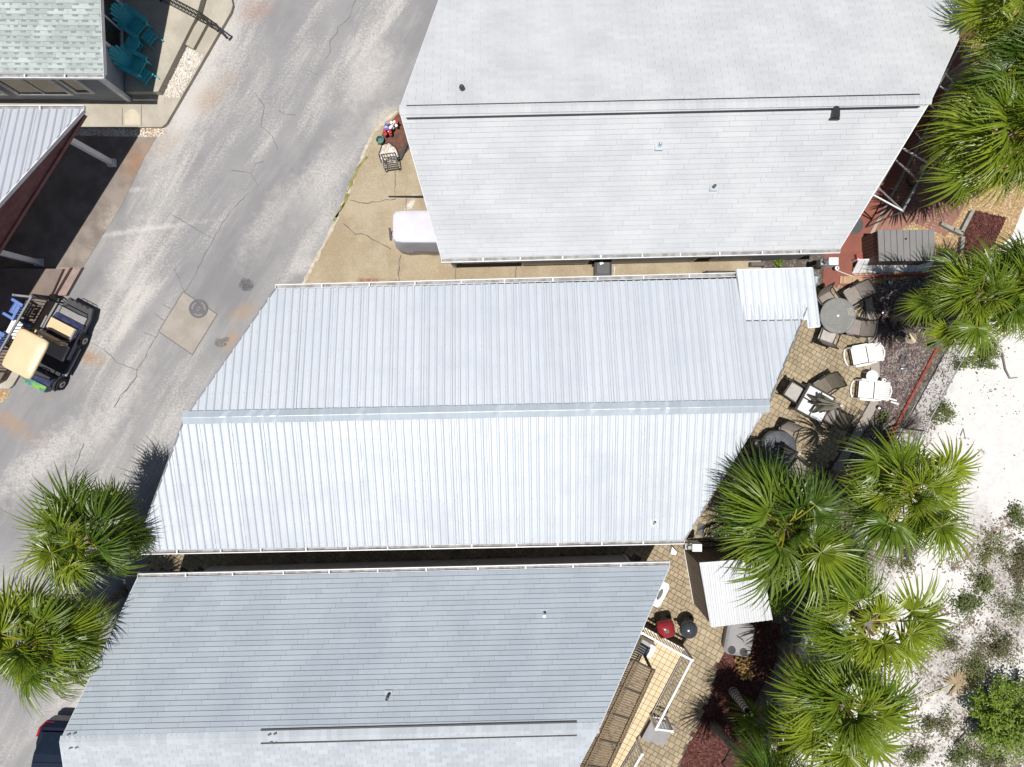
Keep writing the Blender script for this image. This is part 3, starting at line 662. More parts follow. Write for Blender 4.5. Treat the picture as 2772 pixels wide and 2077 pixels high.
# ---- metal house (middle)
ezM, rzM = 2.7, 3.72
Mh = dict(NW=P(745, 783, ezM), NE=P(2200, 750, ezM), RL=P(501, 1131, rzM), RR=P(2076, 1099, rzM), SW=P(366, 1490, ezM), SE=P(1853, 1461, ezM))
# extend the north east corner along the straight gable line
gd = (Mh['RR'] - Mh['SE']); t = (Mh['NW'].y + .3 - Mh['SE'].y) / gd.y
Mh['NE'] = Vector((Mh['SE'].x + gd.x * t, P(2200, 749, ezM).y, ezM))
hM = thing('metal_roof_house', 'long house with ribbed silver metal roof beside the paved patio', 'house', (-1, -1, 0))
def metal_roof(house, pl, pitch, name='roof_panel', pw=.92, h=.042, m=None, cut=None, phase=0, nrib=4, screws=True, rows=6, back=0.0):
    O, u, v, n, poly = pl; loc = W[house.name]; to3 = lambda a, b, c=0: O + u * a + v * b + n * c
    umin = min(p[0] for p in poly); umax = max(p[0] for p in poly); vmax = max(p[1] for p in poly); x = umin - phase; sp = pw / nrib; R4 = Matrix((u, v, n)).transposed()
    sc_ = MB(); first = None
    while x < umax:
        prof = []
        for i in range(nrib):
            c = x + sp * (i + .5); prof += [(c - .05, 0), (c - .02, h), (c + .02, h), (c + .05, 0), (c + sp * .4, 0), (c + sp * .5, h * .06), (c + sp * .6, 0)]
        prof = [(x, 0)] + [q for q in prof if q[0] < x + pw] + [(x + pw + .015, 0)]
        vs = [(a, 0, z) for a, z in prof] + [(a, vmax, z) for a, z in prof] + [(x, 0, -.03), (x + pw, 0, -.03), (x, vmax, -.03), (x + pw, vmax, -.03)]
        k = len(prof); bm = bmesh.new(); bv = [bm.verts.new(q) for q in vs]
        for i in range(k - 1): bm.faces.new((bv[i], bv[i + 1], bv[k + i + 1], bv[k + i]))
        bm.faces.new((bv[2 * k], bv[2 * k + 2], bv[2 * k + 3], bv[2 * k + 1]))
        bm.faces.new([bv[2 * k], bv[2 * k + 1]] + [bv[i] for i in range(k - 1, -1, -1)])
        for i in range(4):
            a, b = poly[i], poly[(i + 1) % 4]; nx, ny = b[1] - a[1], -(b[0] - a[0])
            g = list(bm.verts) + list(bm.edges) + list(bm.faces)
            if g: bmesh.ops.bisect_plane(bm, geom=g, plane_co=(a[0], a[1], 0), plane_no=Vector((nx, ny, 0)).normalized(), clear_outer=True)
        if len(bm.faces) > 2:
            for q in bm.verts: q.co = to3(*q.co) - loc
            me = bpy.data.meshes.new(name); bm.to_mesh(me); me.materials.append(m or M['metal']); o = mkobj(name, me, house)
            W[o.name] = loc
            if first is None: first = o
        bm.free()
        for i in range(nrib):
            for r_ in range(rows):
                a, b = x + sp * (i + .5) + .06, .12 + (vmax - .25) * r_ / (rows - 1)
                if inside((a, b), poly): sc_.add([to3(a + .009 * cos(q * pi / 2), b + .009 * sin(q * pi / 2), .006 if q % 2 else .012) for q in range(4)] + [to3(a, b, .02)], [(0, 1, 4), (1, 2, 4), (2, 3, 4), (3, 0, 4)])
        x += pw
    if screws and sc_.v:
        o = sc_.build('screws', M['grey'], house, world=True); o['kind'] = 'stuff'
plMN = plane(Mh['NE'], Mh['NW'], Mh['RR'], Mh['RL']); plMS = plane(Mh['SW'], Mh['SE'], Mh['RL'], Mh['RR'])
metal_roof(hM, plMN, 0, rows=7); metal_roof(hM, plMS, 0, phase=.3, rows=7)
# folded ridge cap in lapped lengths with small dents
def ridge_fold(house, a, b, wd, slope, m, nseg=6):
    d = (b - a).normalized(); s = Vector((-d.y, d.x, 0)).normalized(); L = (b - a).length
    for k in range(nseg):
        n = 16; x0, x1 = L * k / nseg - .04, L * (k + 1) / nseg + .04; rows = []
        for i in range(n + 1):
            p = a + d * (x0 + (x1 - x0) * i / n); dent = -.03 * random.random() ** 5; e = .008 * (k % 2)
            rows.append([p + s * (wd + .01 * random.random()) + up * (-wd * slope + .012 + e), p + s * .008 + up * (.045 + dent + e), p - s * .008 + up * (.043 + dent + e), p - s * (wd + .012 * random.random()) + up * (-wd * slope + .014 + dent * .5 + e)])
        vs = [q for r in rows for q in r]; vs += [q - up * .02 for q in vs]; N = len(rows) * 4
        fs = [(i * 4 + j, i * 4 + j + 1, (i + 1) * 4 + j + 1, (i + 1) * 4 + j) for i in range(n) for j in range(3)]
        fs += [(N + f[3], N + f[2], N + f[1], N + f[0]) for f in fs] + [(j, N + j, N + j + 1, j + 1) for j in range(3)]
        MB().add(vs, [f[::-1] for f in fs]).build('ridge_cap', m, house, world=True)
ridge_fold(hM, Mh['RL'] + Vector((-.02, 0, .055)), Mh['RR'] + Vector((.02, 0, .055)), .185, .24, M['metalcap'])
for a, b in ((Mh['NW'], Mh['RL']), (Mh['RL'], Mh['SW']), (Mh['SE'], Mh['RR']), (Mh['RR'], Mh['NE'])):
    MB().bar(a - up * .03, b - up * .03, .035, .14).build('rake_trim', M['grey'], hM, world=True)
eN = P(1995, 752, ezM); gutter(hM, Mh['NW'] + Vector((0, .01, -.02)), Vector((eN.x, eN.y + .03, ezM - .02)), (0, 1, 0), straps=1.3)
gutter(hM, Mh['SW'] + Vector((0, -.01, -.02)), Mh['SE'] + Vector((0, -.01, -.02)), (0, -1, 0), straps=1.2)
vent_pipe(hM, 1770, 1417, 2.86, .05, .3, M['whitemetal'], M['whitemetal'])
# annex roof over the porch corner, lapping the main roof
zs, zn = 3.06, 2.76
plX = plane(P(2198, 727, zn), P(1992, 732, zn), P(2215, 866, zs), P(2014, 868, zs))
metal_roof(hM, plX, 0, name='annex_panel', m=M['metal2'], phase=.1, rows=4)
plX2 = plane(P(2215, 865, zs - .004), P(2184, 865.5, zs - .004), P(2217.5, 885, zs + .03), P(2186, 887, zs + .03))
metal_roof(hM, plX2, 0, name='annex_panel', m=M['metal2'], phase=.1, rows=2)
MB().bar(P(2217, 885, zs), P(2185, 888, zs), .03, .08).build('annex_fascia', M['white'], hM, world=True)
MB().bar(P(2198, 726, zn - .03), P(2218, 885, zs), .03, .1).build('annex_trim', M['metalcap'], hM, world=True)
MB().bar(P(2014, 869, zs - .02), P(2172, 866, zs - .02), .03, .06).build('annex_step_shadow', M['black'], hM, world=True)  # black bar drawn in for the shadow line cast by the annex roof step
MB().bar(P(1993, 731, zn - .05), P(2196, 726, zn - .05), .03, .12).build('fascia', M['white'], hM, world=True)
ins = lambda k, dx, dy: (Mh[k].x + dx, Mh[k].y + dy)
cN = [ins('SW', .9, .4), ins('SE', -.4, .4), (7.9, 2.55), ins('NW', .5, -.35)]
wall_quad(hM, cN[0], cN[1], 0, 2.6); wall_quad(hM, cN[1], cN[2], 0, 2.6, peak=(Vector((6.8, -.9, 0)), 3.6)); wall_quad(hM, cN[2], cN[3], 0, 2.6); wall_quad(hM, cN[3], cN[0], 0, 2.6, peak=(Vector((-9.0, -1.05, 0)), 3.6))
MB().box((*P(2085, 772)[:2], 1.35), (.1, .1, 2.6)).build('post', M['white'], hM, world=True)
# ---- house C (blue grey shingles, south)
ezC, rzC = 2.7, 4.2
Cc = dict(NW=P(372, 1566, ezC), NE=P(1813, 1533, ezC), RL=P(162, 2009, rzC), RR=P(1622, 1972, rzC))
Cc['SW'] = Vector((-13.2, -14.3, ezC)); Cc['SE'] = Vector((.75, -14.0, ezC))
hC = thing('blue_grey_shingle_house', 'house with blue-grey shingle roof above the tiled deck', 'house', (-4, -10, 0))
plCN = plane(Cc['NE'], Cc['NW'], Cc['RR'], Cc['RL']); plCS = plane(Cc['SW'], Cc['SE'], Cc['RL'], Cc['RR'])
shingles(hC, plCN, .142, .914, M['shC'], M['shCu'], stagger=.152, gap=.011); shingles(hC, plCS, .142, .304, M['capC'], M['shCu'], limit=200)
ridge_caps(hC, Cc['RL'], Cc['RR'], .16, M['capC'], .15)
for dy, wd in ((.19, .045), (-.19, .028)):
    a = P(705, 1996, rzC); b = P(1562, 1974, rzC); off = Vector((0, dy, .045 - abs(dy) * .36)); MB().bar(a + off, b + off, wd, .022).build('ridge_vent_strip', M['black'], hC, world=True)
M['smudge'] = mat('tar_patch', (.12, .125, .135), .9)
for x, y in ((184, 1990), (200, 1987), (190, 2026), (206, 2025), (730, 1988), (745, 1986), (733, 2010), (745, 2012)):
    p = P(x, y, rzC); MB().box((p.x, p.y, p.z + .04 - .36 * abs(p.y - (Cc['RL'].y + (p.x - Cc['RL'].x) * .026))), (.09, .05, .016), .4).build('tar_patch', M['smudge'], hC, world=True)
vent_pipe(hC, 1472, 1660, 3.1, .045, .3, M['chrome'], M['capC']); vent_pipe(hC, 1052, 1880, 3.85, .045, .3, M['iron'], M['capC'])
gutter(hC, Cc['NW'] + Vector((0, .01, -.01)), Cc['NE'] + Vector((0, .01, -.01)), (0, 1, 0), straps=1.35)
for a, b in ((Cc['NW'], Cc['RL']), (Cc['NE'], Cc['RR']), (Cc['RL'], Cc['SW']), (Cc['RR'], Cc['SE'])):
    MB().bar(a - up * .07, b - up * .07, .03, .14).build('rake_trim', M['gutter'], hC, world=True)
for a, b in ((A['SW'], A['RL']), (A['RL'], A['NW']), (A['SE'], A['RR']), (A['RR'], A['NE'])):
    MB().bar(a - up * .07, b - up * .07, .03, .14).build('rake_trim', M['gutter'], hA, world=True)
cC = [(-10.3, -6.25), (3.9, -5.85), (1.0, -13.6), (-12.3, -13.9)]
wall_quad(hC, cC[1], cC[0], 0, 2.6); wall_quad(hC, cC[2], cC[1], 0, 2.6, peak=(Vector((2.3, -9.75, 0)), 3.9)); wall_quad(hC, cC[3], cC[2], 0, 2.6); wall_quad(hC, cC[0], cC[3], 0, 2.6, peak=(Vector((-11.2, -10, 0)), 3.9))
# ---- house D (sage shingles, top left)
ezD = 2.8
hD = thing('sage_shingle_house', 'grey clapboard house with sage shingle roof and teal chairs on its porch', 'house', (-15, 10, 0))
De = P(280, 200, ezD); Dt = P(255, -330, 4.5)
Dw = Vector((-19.5, De.y + .05, ezD)); plD = plane(Dw, De, Vector((-19.5, Dt.y, 4.5)), Dt)
shingles(hD, plD, .145, .6, M['shD'], M['shDu'], limit=300, shade_notches=M['shDu'])
gutter(hD, Dw + Vector((0, -.01, -.01)), De + Vector((0, -.01, -.01)), (0, -1, 0))
MB().bar(De - up * .08, Dt - up * .08, .03, .16).build('rake_trim', M['gutter'], hD, world=True)
cx, cy = -13.05, 9.68
def lap(house, p, q, z0, z1, m, name='siding', step=.11):
    p, q = Vector((*p, 0)), Vector((*q, 0)); d = (q - p).normalized(); n = Vector((d.y, -d.x, 0)); mb = MB(); z = z0
    while z < z1:
        e = min(step, z1 - z)
        vs = [p + up * z + n * .022, q + up * z + n * .022, q + up * (z + e) + n * .004, p + up * (z + e) + n * .004, p + up * z - n * .1, q + up * z - n * .1, q + up * (z + e) - n * .1, p + up * (z + e) - n * .1]
        mb.add(vs, [(0, 1, 2, 3), (5, 4, 7, 6), (1, 0, 4, 5), (3, 2, 6, 7), (0, 3, 7, 4), (2, 1, 5, 6)]); z += step
    o = mb.build(name, m, house, world=True); return o
lap(hD, (-19.5, cy), (cx, cy), .15, 2.85, M['sidD'], 'south_wall'); lap(hD, (cx, cy), (cx, 16.5), .15, 2.75, M['sidD'], 'east_wall')
MB().bar((cx + .02, cy - .02, .15), (cx + .02, cy - .02, 2.75), .13, .13).build('corner_board', M['white'], hD, world=True)
wall_quad(hD, (cx, 16.5), (-19.5, 14), 0, 2.8); wall_quad(hD, (-19.5, 14), (-19.5, cy), 0, 2.8)
def window(house, c, wd, h, axis, panes, frame=M['white'], glass=M['glassdark'], out=.03):
    c = Vector(c); a = Vector((1, 0, 0)) if axis == 'x' else Vector((0, 1, 0)); o = Vector((0, -1, 0)) if axis == 'x' else Vector((1, 0, 0))
    f = MB()
    for s in (-1, 1):
        f.bar(c + a * s * wd / 2 + up * (-h / 2 - .05) + o * out, c + a * s * wd / 2 + up * (h / 2 + .05) + o * out, .09, .09)
        f.bar(c - a * (wd / 2 - .046) + up * s * h / 2 + o * out, c + a * (wd / 2 - .046) + up * s * h / 2 + o * out, .085, .085)
    w_ = f.build('window', frame, house, world=True); W[w_.name] = W[house.name]
    for i in range(panes):
        x = -wd / 2 + wd * (i + .5) / panes
        q = c + a * x + o * (out - .01); d3 = (wd / panes - .05, .015, h - .06) if axis == 'x' else (.015, wd / panes - .05, h - .06)
        MB().box(q, d3).build('pane', glass, w_, world=True)
    for i in range(1, panes):
        q = c + a * (-wd / 2 + wd * i / panes) + o * out; MB().bar(q - up * (h / 2 - .05), q + up * (h / 2 - .05), .05, .05).build('mullion', frame, w_, world=True)
window(hD, (-15.55, cy, 1.3), 1.75, 1.3, 'x', 2); window(hD, (-14.15, cy, 1.4), .55, 1.2, 'x', 1); window(hD, (-17.6, cy, 1.3), 1.5, 1.3, 'x', 2); window(hD, (cx, 11.75, 1.35), 1.7, 1.4, 'y', 2)
# porch, step, kerbed walk of house D
walk = structure('raised_walk', MB().prism(pp([(-900, 344), (438, 344), (450, 334), (625, 32), (630, 14), (620, -30), (560, -200), (-900, -200)], .15), -.02, .15), M['concrete'])
ribbon(pp([(331, 292), (331, 340)], .15), .02, .153).build('joint', M['crack'], walk); ribbon(pp([(383, 286), (383, 340)], .15), .02, .153).build('joint', M['crack'], walk)
M['palestain'] = mat('pale_bleached_concrete', (.56, .5, .38), .9, (.46, .42, .33), 4)
st = pp([(338, 338), (337, 312), (345, 300), (358, 294), (370, 300), (380, 316), (380, 338)], .15); MB().sheet(st, .157).build('bleached_patch', M['palestain'], walk)
porch_px = [(340, 262), (425, 262), (432, 250), (532, 44), (470, -40), (440, -200), (300, -200)]
porch = structure('porch', MB().prism([(cx + .03, cy + .12)] + pp([(428, 248), (532, 42), (560, -60), (600, -200)], .45) + [(cx + .03, 16)], .14, .45), M['concrete'])
tag(MB().prism(pp([(540, 50), (561, 62), (523, 132), (497, 118)], .3), .15, .3).build('step_block', M['concrete']), 'pale concrete step block beside the black iron railing', 'step')
MB().sheet(pp([(500, 126), (552, 149), (488, 264), (440, 266)], .16), .156).build('gravel_bed', M['gravel'])['kind'] = 'structure'
tag(scatter('white_gravel', [(500, 126), (552, 149), (488, 264), (440, 266)], 700, M['wstone'], .06, .157, stone=True), 'white gravel below the porch edge', 'gravel')
MB().sheet(pp([(150, 344), (448, 344), (452, 362), (430, 372), (120, 366)]), .008).build('gravel_strip', M['gravel'])['kind'] = 'structure'
tag(scatter('strip_gravel', [(150, 345), (446, 345), (448, 360), (425, 370), (120, 364)], 900, M['wstone'], .06, .009, stone=True), 'pale gravel strip between walk and carport', 'gravel')
tag(scatter('strip_pebbles', [(330, 345), (446, 345), (448, 360), (425, 370), (350, 364)], 250, M['stone'], .06, .012, stone=True), 'gold pebbles at the street end of the gravel strip', 'gravel')
# ---- carport E (left)
hE = thing('carport_house', 'carport with ribbed lilac-grey metal roof and brick-red gable', 'carport', (-16, 6, 0))
zE = 2.72; slope = .27
NEe = P(226, 297, zE); 
def onE(px, py):            # point on the sloping roof plane seen at this pixel
    z = zE
    for _ in range(12): z = zE + (NEe.y - P(px, py, z).y) * slope
    return P(px, py, z)
Eb = onE(0, 548); dE = (Eb - NEe); Eb2 = NEe + dE * 2.3
plE = plane(NEe, Vector((-21, NEe.y, zE)), Eb2, Vector((-21, Eb2.y, Eb2.z)))
metal_roof(hE, plE, 0, m=M['carportmetal'], phase=.45, nrib=4, rows=6, screws=True)
gutter(hE, NEe + Vector((0, .01, -.02)), Vector((-21, NEe.y + .01, zE - .02)), (0, 1, 0))
MB().bar(NEe - up * .06, Eb2 - up * .06, .04, .14).build('rake_trim', M['gutter'], hE, world=True)
g0 = NEe + Vector((-.12, -.05, -.12)); g1 = Eb2 + Vector((-.12, -.05, -.12))
gb = MB(); n = 60; rows = 26
d2 = Vector((g1.x - g0.x, g1.y - g0.y, 0)); L2 = d2.length; d2.normalize(); nn = Vector((-d2.y, d2.x, 0)); nn = nn if nn.x > 0 else -nn
for r_ in range(rows):                       # courses of small red shingles on the gable wall
    z0 = zE - .2 + r_ * .1; x = (r_ % 2) * .1 + max(0, (z0 - (zE - .12) + .1) / ((g1.z - g0.z) / L2))
    while x < L2 - .2:
        a = g0 + d2 * x; b = g0 + d2 * (x + .195); a.z = b.z = 0; zt = min(z0 + .1, zE - .12 + (g1.z - g0.z) * x / L2)
        if zt > z0 + .01: gb.add([a + up * z0 + nn * .02, b + up * z0 + nn * .02, b + up * zt + nn * .006, a + up * zt + nn * .006, a + up * z0 - nn * .03, b + up * z0 - nn * .03, b + up * zt - nn * .03, a + up * zt - nn * .03], [(0, 1, 2, 3), (4, 7, 6, 5), (0, 4, 5, 1), (3, 2, 6, 7), (0, 3, 7, 4), (1, 5, 6, 2)])
        x += .2
gs = gb.build('gable_shingles', M['brick'], hE, world=True); gs['kind'] = 'stuff'
hb0, hb1 = Vector((g0.x, g0.y, zE - .25)), Vector((g1.x, g1.y, zE - .25)); MB().bar(hb0, hb1, .12, .12).build('header_beam', M['brick'], hE, world=True)
for (tx, ty, bx, by) in ((170, 370, 306, 443), (-60, 655, 110, 712)):
    b = P(bx, by); po = MB().bar((b.x, b.y, 0), (b.x, b.y, 2.5), .16, .16).box((b.x, b.y, .06), (.26, .26, .12)).box((b.x, b.y, .16), (.22, .22, .06)).build('post', M['white'], hE, world=True)
wall_quad(hE, (-20.8, NEe.y - .3), (-17.9, NEe.y - .3), 0, 2.6, m=M['brick']); wall_quad(hE, (-18.6, NEe.y - .4), (-19.9, 2.0), 0, 2.6, m=M['brick'])
MB().prism([(-21, NEe.y - .35), (-18.7, NEe.y - .4), (-20.0, 2.0), (-23, 2)], 0, 2.58).build('store_room', M['brick'], hE, world=True)
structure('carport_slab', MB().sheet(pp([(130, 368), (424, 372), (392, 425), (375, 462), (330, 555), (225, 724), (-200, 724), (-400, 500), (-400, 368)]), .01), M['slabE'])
# porch and steps below the carport
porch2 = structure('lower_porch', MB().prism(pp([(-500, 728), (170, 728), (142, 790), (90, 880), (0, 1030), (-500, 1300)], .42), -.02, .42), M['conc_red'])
for i, (z, q) in enumerate(((.30, [(163, 724), (190, 724), (148, 796), (120, 796)]), (.15, [(193, 724), (221, 724), (178, 800), (150, 800)]))):
    tag(MB().prism(pp(q, z), -.01, z).build('porch_step', M['steps']), ('upper pinkish concrete step of the carport porch', 'lower pinkish concrete step of the carport porch')[i], 'step')
structure('corner_walk', MB().prism(pp([(-400, 960), (30, 975), (66, 990), (34, 1044), (24, 1052), (-400, 1052)], .12), -.02, .12), M['concrete'])
MB().sheet(pp([(-200, 1052), (30, 1056), (18, 1080), (-10, 1100), (-200, 1110)]), .008).build('gravel_corner', M['pebble'])['kind'] = 'structure'
# ------------------------------------------------------------------ palms and shrubs
def frond_mesh(name, seed, Lp, R, m, nseg=42, spread=radians(132), droop=.35):
    rn = random.Random(seed); mb = MB(); n = 5; bow = .10 * Lp
    pts = [(Lp * i / n, 0, bow * sin(pi * i / n * .9) ) for i in range(n + 1)]
    mb.tube(pts, [.026 - .012 * i / n for i in range(n + 1)], 4, mi=1)
    h = Vector(pts[-1])
    for k in range(nseg):
        a = -spread + 2 * spread * (k + rn.uniform(-.3, .3)) / (nseg - 1); q = abs(a) / spread
        L = R * (1.05 - .42 * q ** 1.5) * rn.uniform(.85, 1.08); d = Vector((cos(a), sin(a), 0)); sd_ = Vector((-sin(a), cos(a), 0))
        wd = .05 * rn.uniform(.75, 1.15); dr = droop * rn.uniform(.6, 1.6); lift = .10 * (1 - q) + rn.uniform(-.04, .04); sway = rn.uniform(-.09, .09); rows = []
        for t, ww in ((.03, .25), (.3, 1), (.58, .85), (.82, .5), (1.0, .06)):
            c = h + d * (L * t) + sd_ * (sway * t * t * L) + Vector((0, 0, lift * sin(pi * t) * L - dr * t ** 2.6 * L * .75))
            rows.append((c + sd_ * wd * ww / 2 + Vector((0, 0, .012 * ww)), c - Vector((0, 0, .006 * ww)), c - sd_ * wd * ww / 2 + Vector((0, 0, .012 * ww))))
        vs = [p for r in rows for p in r]
        mb.add(vs, [f for i in range(4) for f in ((i * 3, i * 3 + 1, i * 3 + 4, i * 3 + 3), (i * 3 + 1, i * 3 + 2, i * 3 + 5, i * 3 + 4))])
    return mb.mesh(name, [m, M['petiole']])
FR = {}
for key, m in (('A', 'leafA'), ('B', 'leafB'), ('D', 'leafD')):
    FR[key] = [frond_mesh('frond', s * 7 + ord(key), (.45, .7, .95, 1.15, .82)[s], .86 + .06 * (s % 3), M[m], droop=.28 + .12 * s + (.7 if key == 'D' else 0)) for s in range(5 if key != 'D' else 2)]
def palm(px, py, z, n, key, label, scale=1.0, dead=1, seed=0, base_px=None, tilt=0, group=None, lo=-32, hi=80, skip=None):
    rn = random.Random(seed); top = P(px, py, z)
    b = P(*base_px) if base_px else Vector((top.x + rn.uniform(-.15, .15), top.y + rn.uniform(-.15, .15), 0))
    t = thing('palm_tree', label, 'palm tree', (b.x, b.y, -.02), 0, group); loc = W[t.name]
    k = 9; pts = [b.lerp(top, i / k) + Vector((sin(i / k * pi) * .12 * (1 if base_px else .4), sin(i / k * pi) * -.05, 0)) for i in range(k + 1)]; pts[0].z = -.02
    r0 = .15 * scale; rs = [r0 * (1.25 - .35 * min(1, i / 2)) for i in range(k + 1)]
    MB().tube(pts, rs, 12).build('trunk', M['bark'], t, world=True, smooth=True)
    bo = MB()
    for i in range(26):
        a = i * 2.4; zz = top.z - .75 + .75 * i / 26; r = r0 * (1.0 - .2 * i / 26); c = Vector((top.x + r * cos(a), top.y + r * sin(a), zz)); o = Vector((cos(a), sin(a), 0))
        bo.bar(c, c + o * .16 + up * .2, .07, .03)
    bo.build('leaf_bases', M['boot'], t, world=True)
    for i in range(n):
        f = (i + .5) / n; el = radians(hi + (lo - hi) * f ** .75 + rn.uniform(-14, 14)); az = i * 2.39996 + rn.uniform(-.5, .5) + seed
        kk = key if i < n - dead else 'D'
        if kk == 'B' and rn.random() < .25: kk = 'A'
        me = rn.choice(FR[kk]); c = Vector((top.x + .07 * cos(az), top.y + .07 * sin(az), top.z - .3 * f)) - loc
        o = mkobj('frond', me, t, c); s = scale * rn.uniform(.8, 1.2) * (.75 if el > 1.0 else 1)
        o.scale = (s, s, s); o.rotation_euler = (Matrix.Rotation(az, 3, 'Z') @ Matrix.Rotation(-el, 3, 'Y') @ Matrix.Rotation(rn.uniform(-.6, .6), 3, 'X')).to_euler()
    return t
palm(2452, 1340, 4.4, 34, 'A', 'fan palm overhanging the bright sand, rooted beside the mulch bed', 1.0, 3, 3)
palm(2128, 1425, 4.6, 42, 'B', 'large deep green fan palm crowding the corner of the metal roofed house', 1.08, 3, 5)
palm(2352, 1690, 4.6, 20, 'A', 'open fan palm with long yellow leaf stalks over the sand', 1.05, 0, 8, hi=60, lo=-15)
palm(2290, 1915, 4.6, 34, 'A', 'full fan palm standing over white sand near the leaning trunk', 1.1, 2, 12)
palm(2648, 806, 4.7, 32, 'A', 'bright fan palm shading the mulch bed near the birdbath', .8, 2, 15, lo=-22)
palm(2780, 765, 4.6, 34, 'B', 'fan palm with orange dying fronds beside the red mulch patch', 1.0, 6, 17)
palm(2742, 362, 4.6, 42, 'A', 'tall dense fan palm beside the pipe frame', 1.08, 3, 21)
palm(2785, 185, 4.3, 34, 'B', 'fan palm over the pebbles between two other palms', 1.0, 1, 25)
palm(2785, 48, 4.3, 30, 'A', 'fan palm at the top end of the pebble bed', .95, 0, 28)
palm(228, 1462, 3.8, 38, 'B', 'deep green fan palm at the street corner of the metal house', .98, 3, 31)
palm(112, 1735, 4.1, 44, 'A', 'bushy yellow-green fan palm above the parked navy car', 1.05, 3, 36)
palm(2110, 2180, 4.8, 26, 'B', 'fan palm with a leaning grey trunk rising from the red mulch', .95, 0, 40, base_px=(1930, 1962))
palm(2110, 2000, 1.4, 18, 'B', 'low fan palm growing in shade behind the chain-link fence', .7, 0, 44)
def shrub(px, py, r, h, n, m, label, leaf=.09, seed=0, name='shrub'):
    rn = random.Random(seed); c = P(px, py); t = thing(name, label, 'shrub', (c.x, c.y, -.02)); st_ = MB(); lf = MB()
    nb = max(5, int(n / 60))
    tips = []
    for i in range(nb):
        a = rn.uniform(0, 2 * pi); rr = r * sqrt(rn.random()); q = Vector((rr * cos(a), rr * sin(a), h * rn.uniform(.35, 1) * (1 - .4 * rr / r))); tips.append(q)
        st_.tube([(0, 0, 0), q * .5 + Vector((0, 0, h * .1)), q], [.014, .01, .004], 3)
    for i in range(n):
        q = rn.choice(tips) * rn.uniform(.55, 1.1) + Vector((rn.gauss(0, .28 * r / sqrt(nb / 5)), rn.gauss(0, .28 * r / sqrt(nb / 5)), rn.gauss(0, .08)))
        q.z = max(.015, q.z)
        a = rn.uniform(0, 2 * pi); e = rn.uniform(-.6, .8); d = Vector((cos(a) * cos(e), sin(a) * cos(e), sin(e))); s_ = d.cross(up).normalized(); l = leaf * rn.uniform(.6, 1.3)
        lf.add([q, q + d * l * .5 + s_ * l * .22 + up * .01, q + d * l, q + d * l * .5 - s_ * l * .22 + up * .01], [(0, 1, 2, 3)])
    st_.build('stems', M['twig'], t); o = lf.build('leaves', M[m], t); o['kind'] = 'stuff'
    return t
shrub(2660, 965, .5, .5, 900, 'shrubleaf', 'small green shrub on the sand beside the bright fan palm', seed=1)
shrub(2598, 985, .22, .3, 200, 'shrubleaf', 'tiny yellow-green tuft on the sand against the fence', seed=2)
shrub(2548, 1122, .36, .3, 420, 'shrubleaf', 'small patchy shrub on the sand near a fence post', seed=3)
shrub(2740, 1400, .5, .35, 420, 'shrubleaf', 'sparse creeping shrub with bare sand between its leaves', seed=4)
shrub(2680, 1490, .55, .35, 480, 'shrubleaf', 'low shrub clump in the middle of the row across the sand', seed=5)
shrub(2660, 1560, .55, .3, 520, 'shrubleaf', 'low olive shrub spreading in a strip on the sand', seed=6)
shrub(2610, 1640, .6, .4, 650, 'shrubleaf', 'dense olive shrub at the edge of the open palm', seed=7)
shrub(2745, 1640, .8, .5, 900, 'shrubleaf', 'broad brownish shrub in the leaf litter', seed=8, leaf=.07)
shrub(2630, 1795, .8, .5, 900, 'shrubleaf', 'spreading shrub above the fallen dry palm frond', seed=9, leaf=.07)
shrub(2600, 2030, .7, .5, 700, 'shrubleaf', 'shrub in brown litter next to the big bright bush', seed=10)
shrub(2500, 1420, .5, .4, 500, 'shrubleaf', 'small shrub tucked under the sand-side palm fronds', seed=12)
shrub(2300, 1530, .55, .5, 700, 'shrubgreen', 'yellow-green shrub between the palms and the white shed', seed=13)
shrub(2085, 1615, .5, 1.4, 1400, 'shrubgreen', 'bright feathery bush beside the white roofed shed', seed=14, leaf=.08)
bb = shrub(2690, 1915, 1.35, 2.0, 9000, 'shrubgreen', 'large round bright green bush casting a dark shadow on the sand', seed=15, leaf=.10, name='bush')
shrub(2015, 1802, .3, .4, 260, 'leafD', 'small yellow-leaved plant in the red mulch by the grey tub', seed=16, leaf=.16)
shrub(2395, 1135, .22, .25, 160, 'shrubleaf', 'wispy green sprig in the mulch beside the mow strip', seed=17)
shrub(2110, 710, .18, .25, 160, 'shrubgreen', 'small weed at the wall foot by the meter box', seed=18)
for i, (x, y, r_, n_, m_, l_) in enumerate(((2700, 1755, .75, 1100, 'scrub', 'brown-green scrub patch between the big bush and the broad brownish shrub'), (2560, 1730, .5, 600, 'scrub', 'dry scrub clump beside the pale broken stick'), (2755, 1500, .5, 700, 'scrub', 'dry scrub clump among the row of low shrubs'), (2540, 1960, .6, 700, 'scrub', 'dry scrub patch below the dead palm frond'), (2480, 2050, .5, 500, 'shrubleaf', 'green scrub patch beside the full palm'), (2750, 1560, .55, 700, 'scrub', 'wide brown scrub mat on littered sand'), (2440, 1510, .5, 600, 'scrub', 'brown scrub between two fan palms'), (2680, 2060, .55, 700, 'scrub', 'reddish brown scrub under the big bright bush'))):
    shrub(x, y, r_, .4, n_, m_, l_, leaf=.075, seed=40 + i)
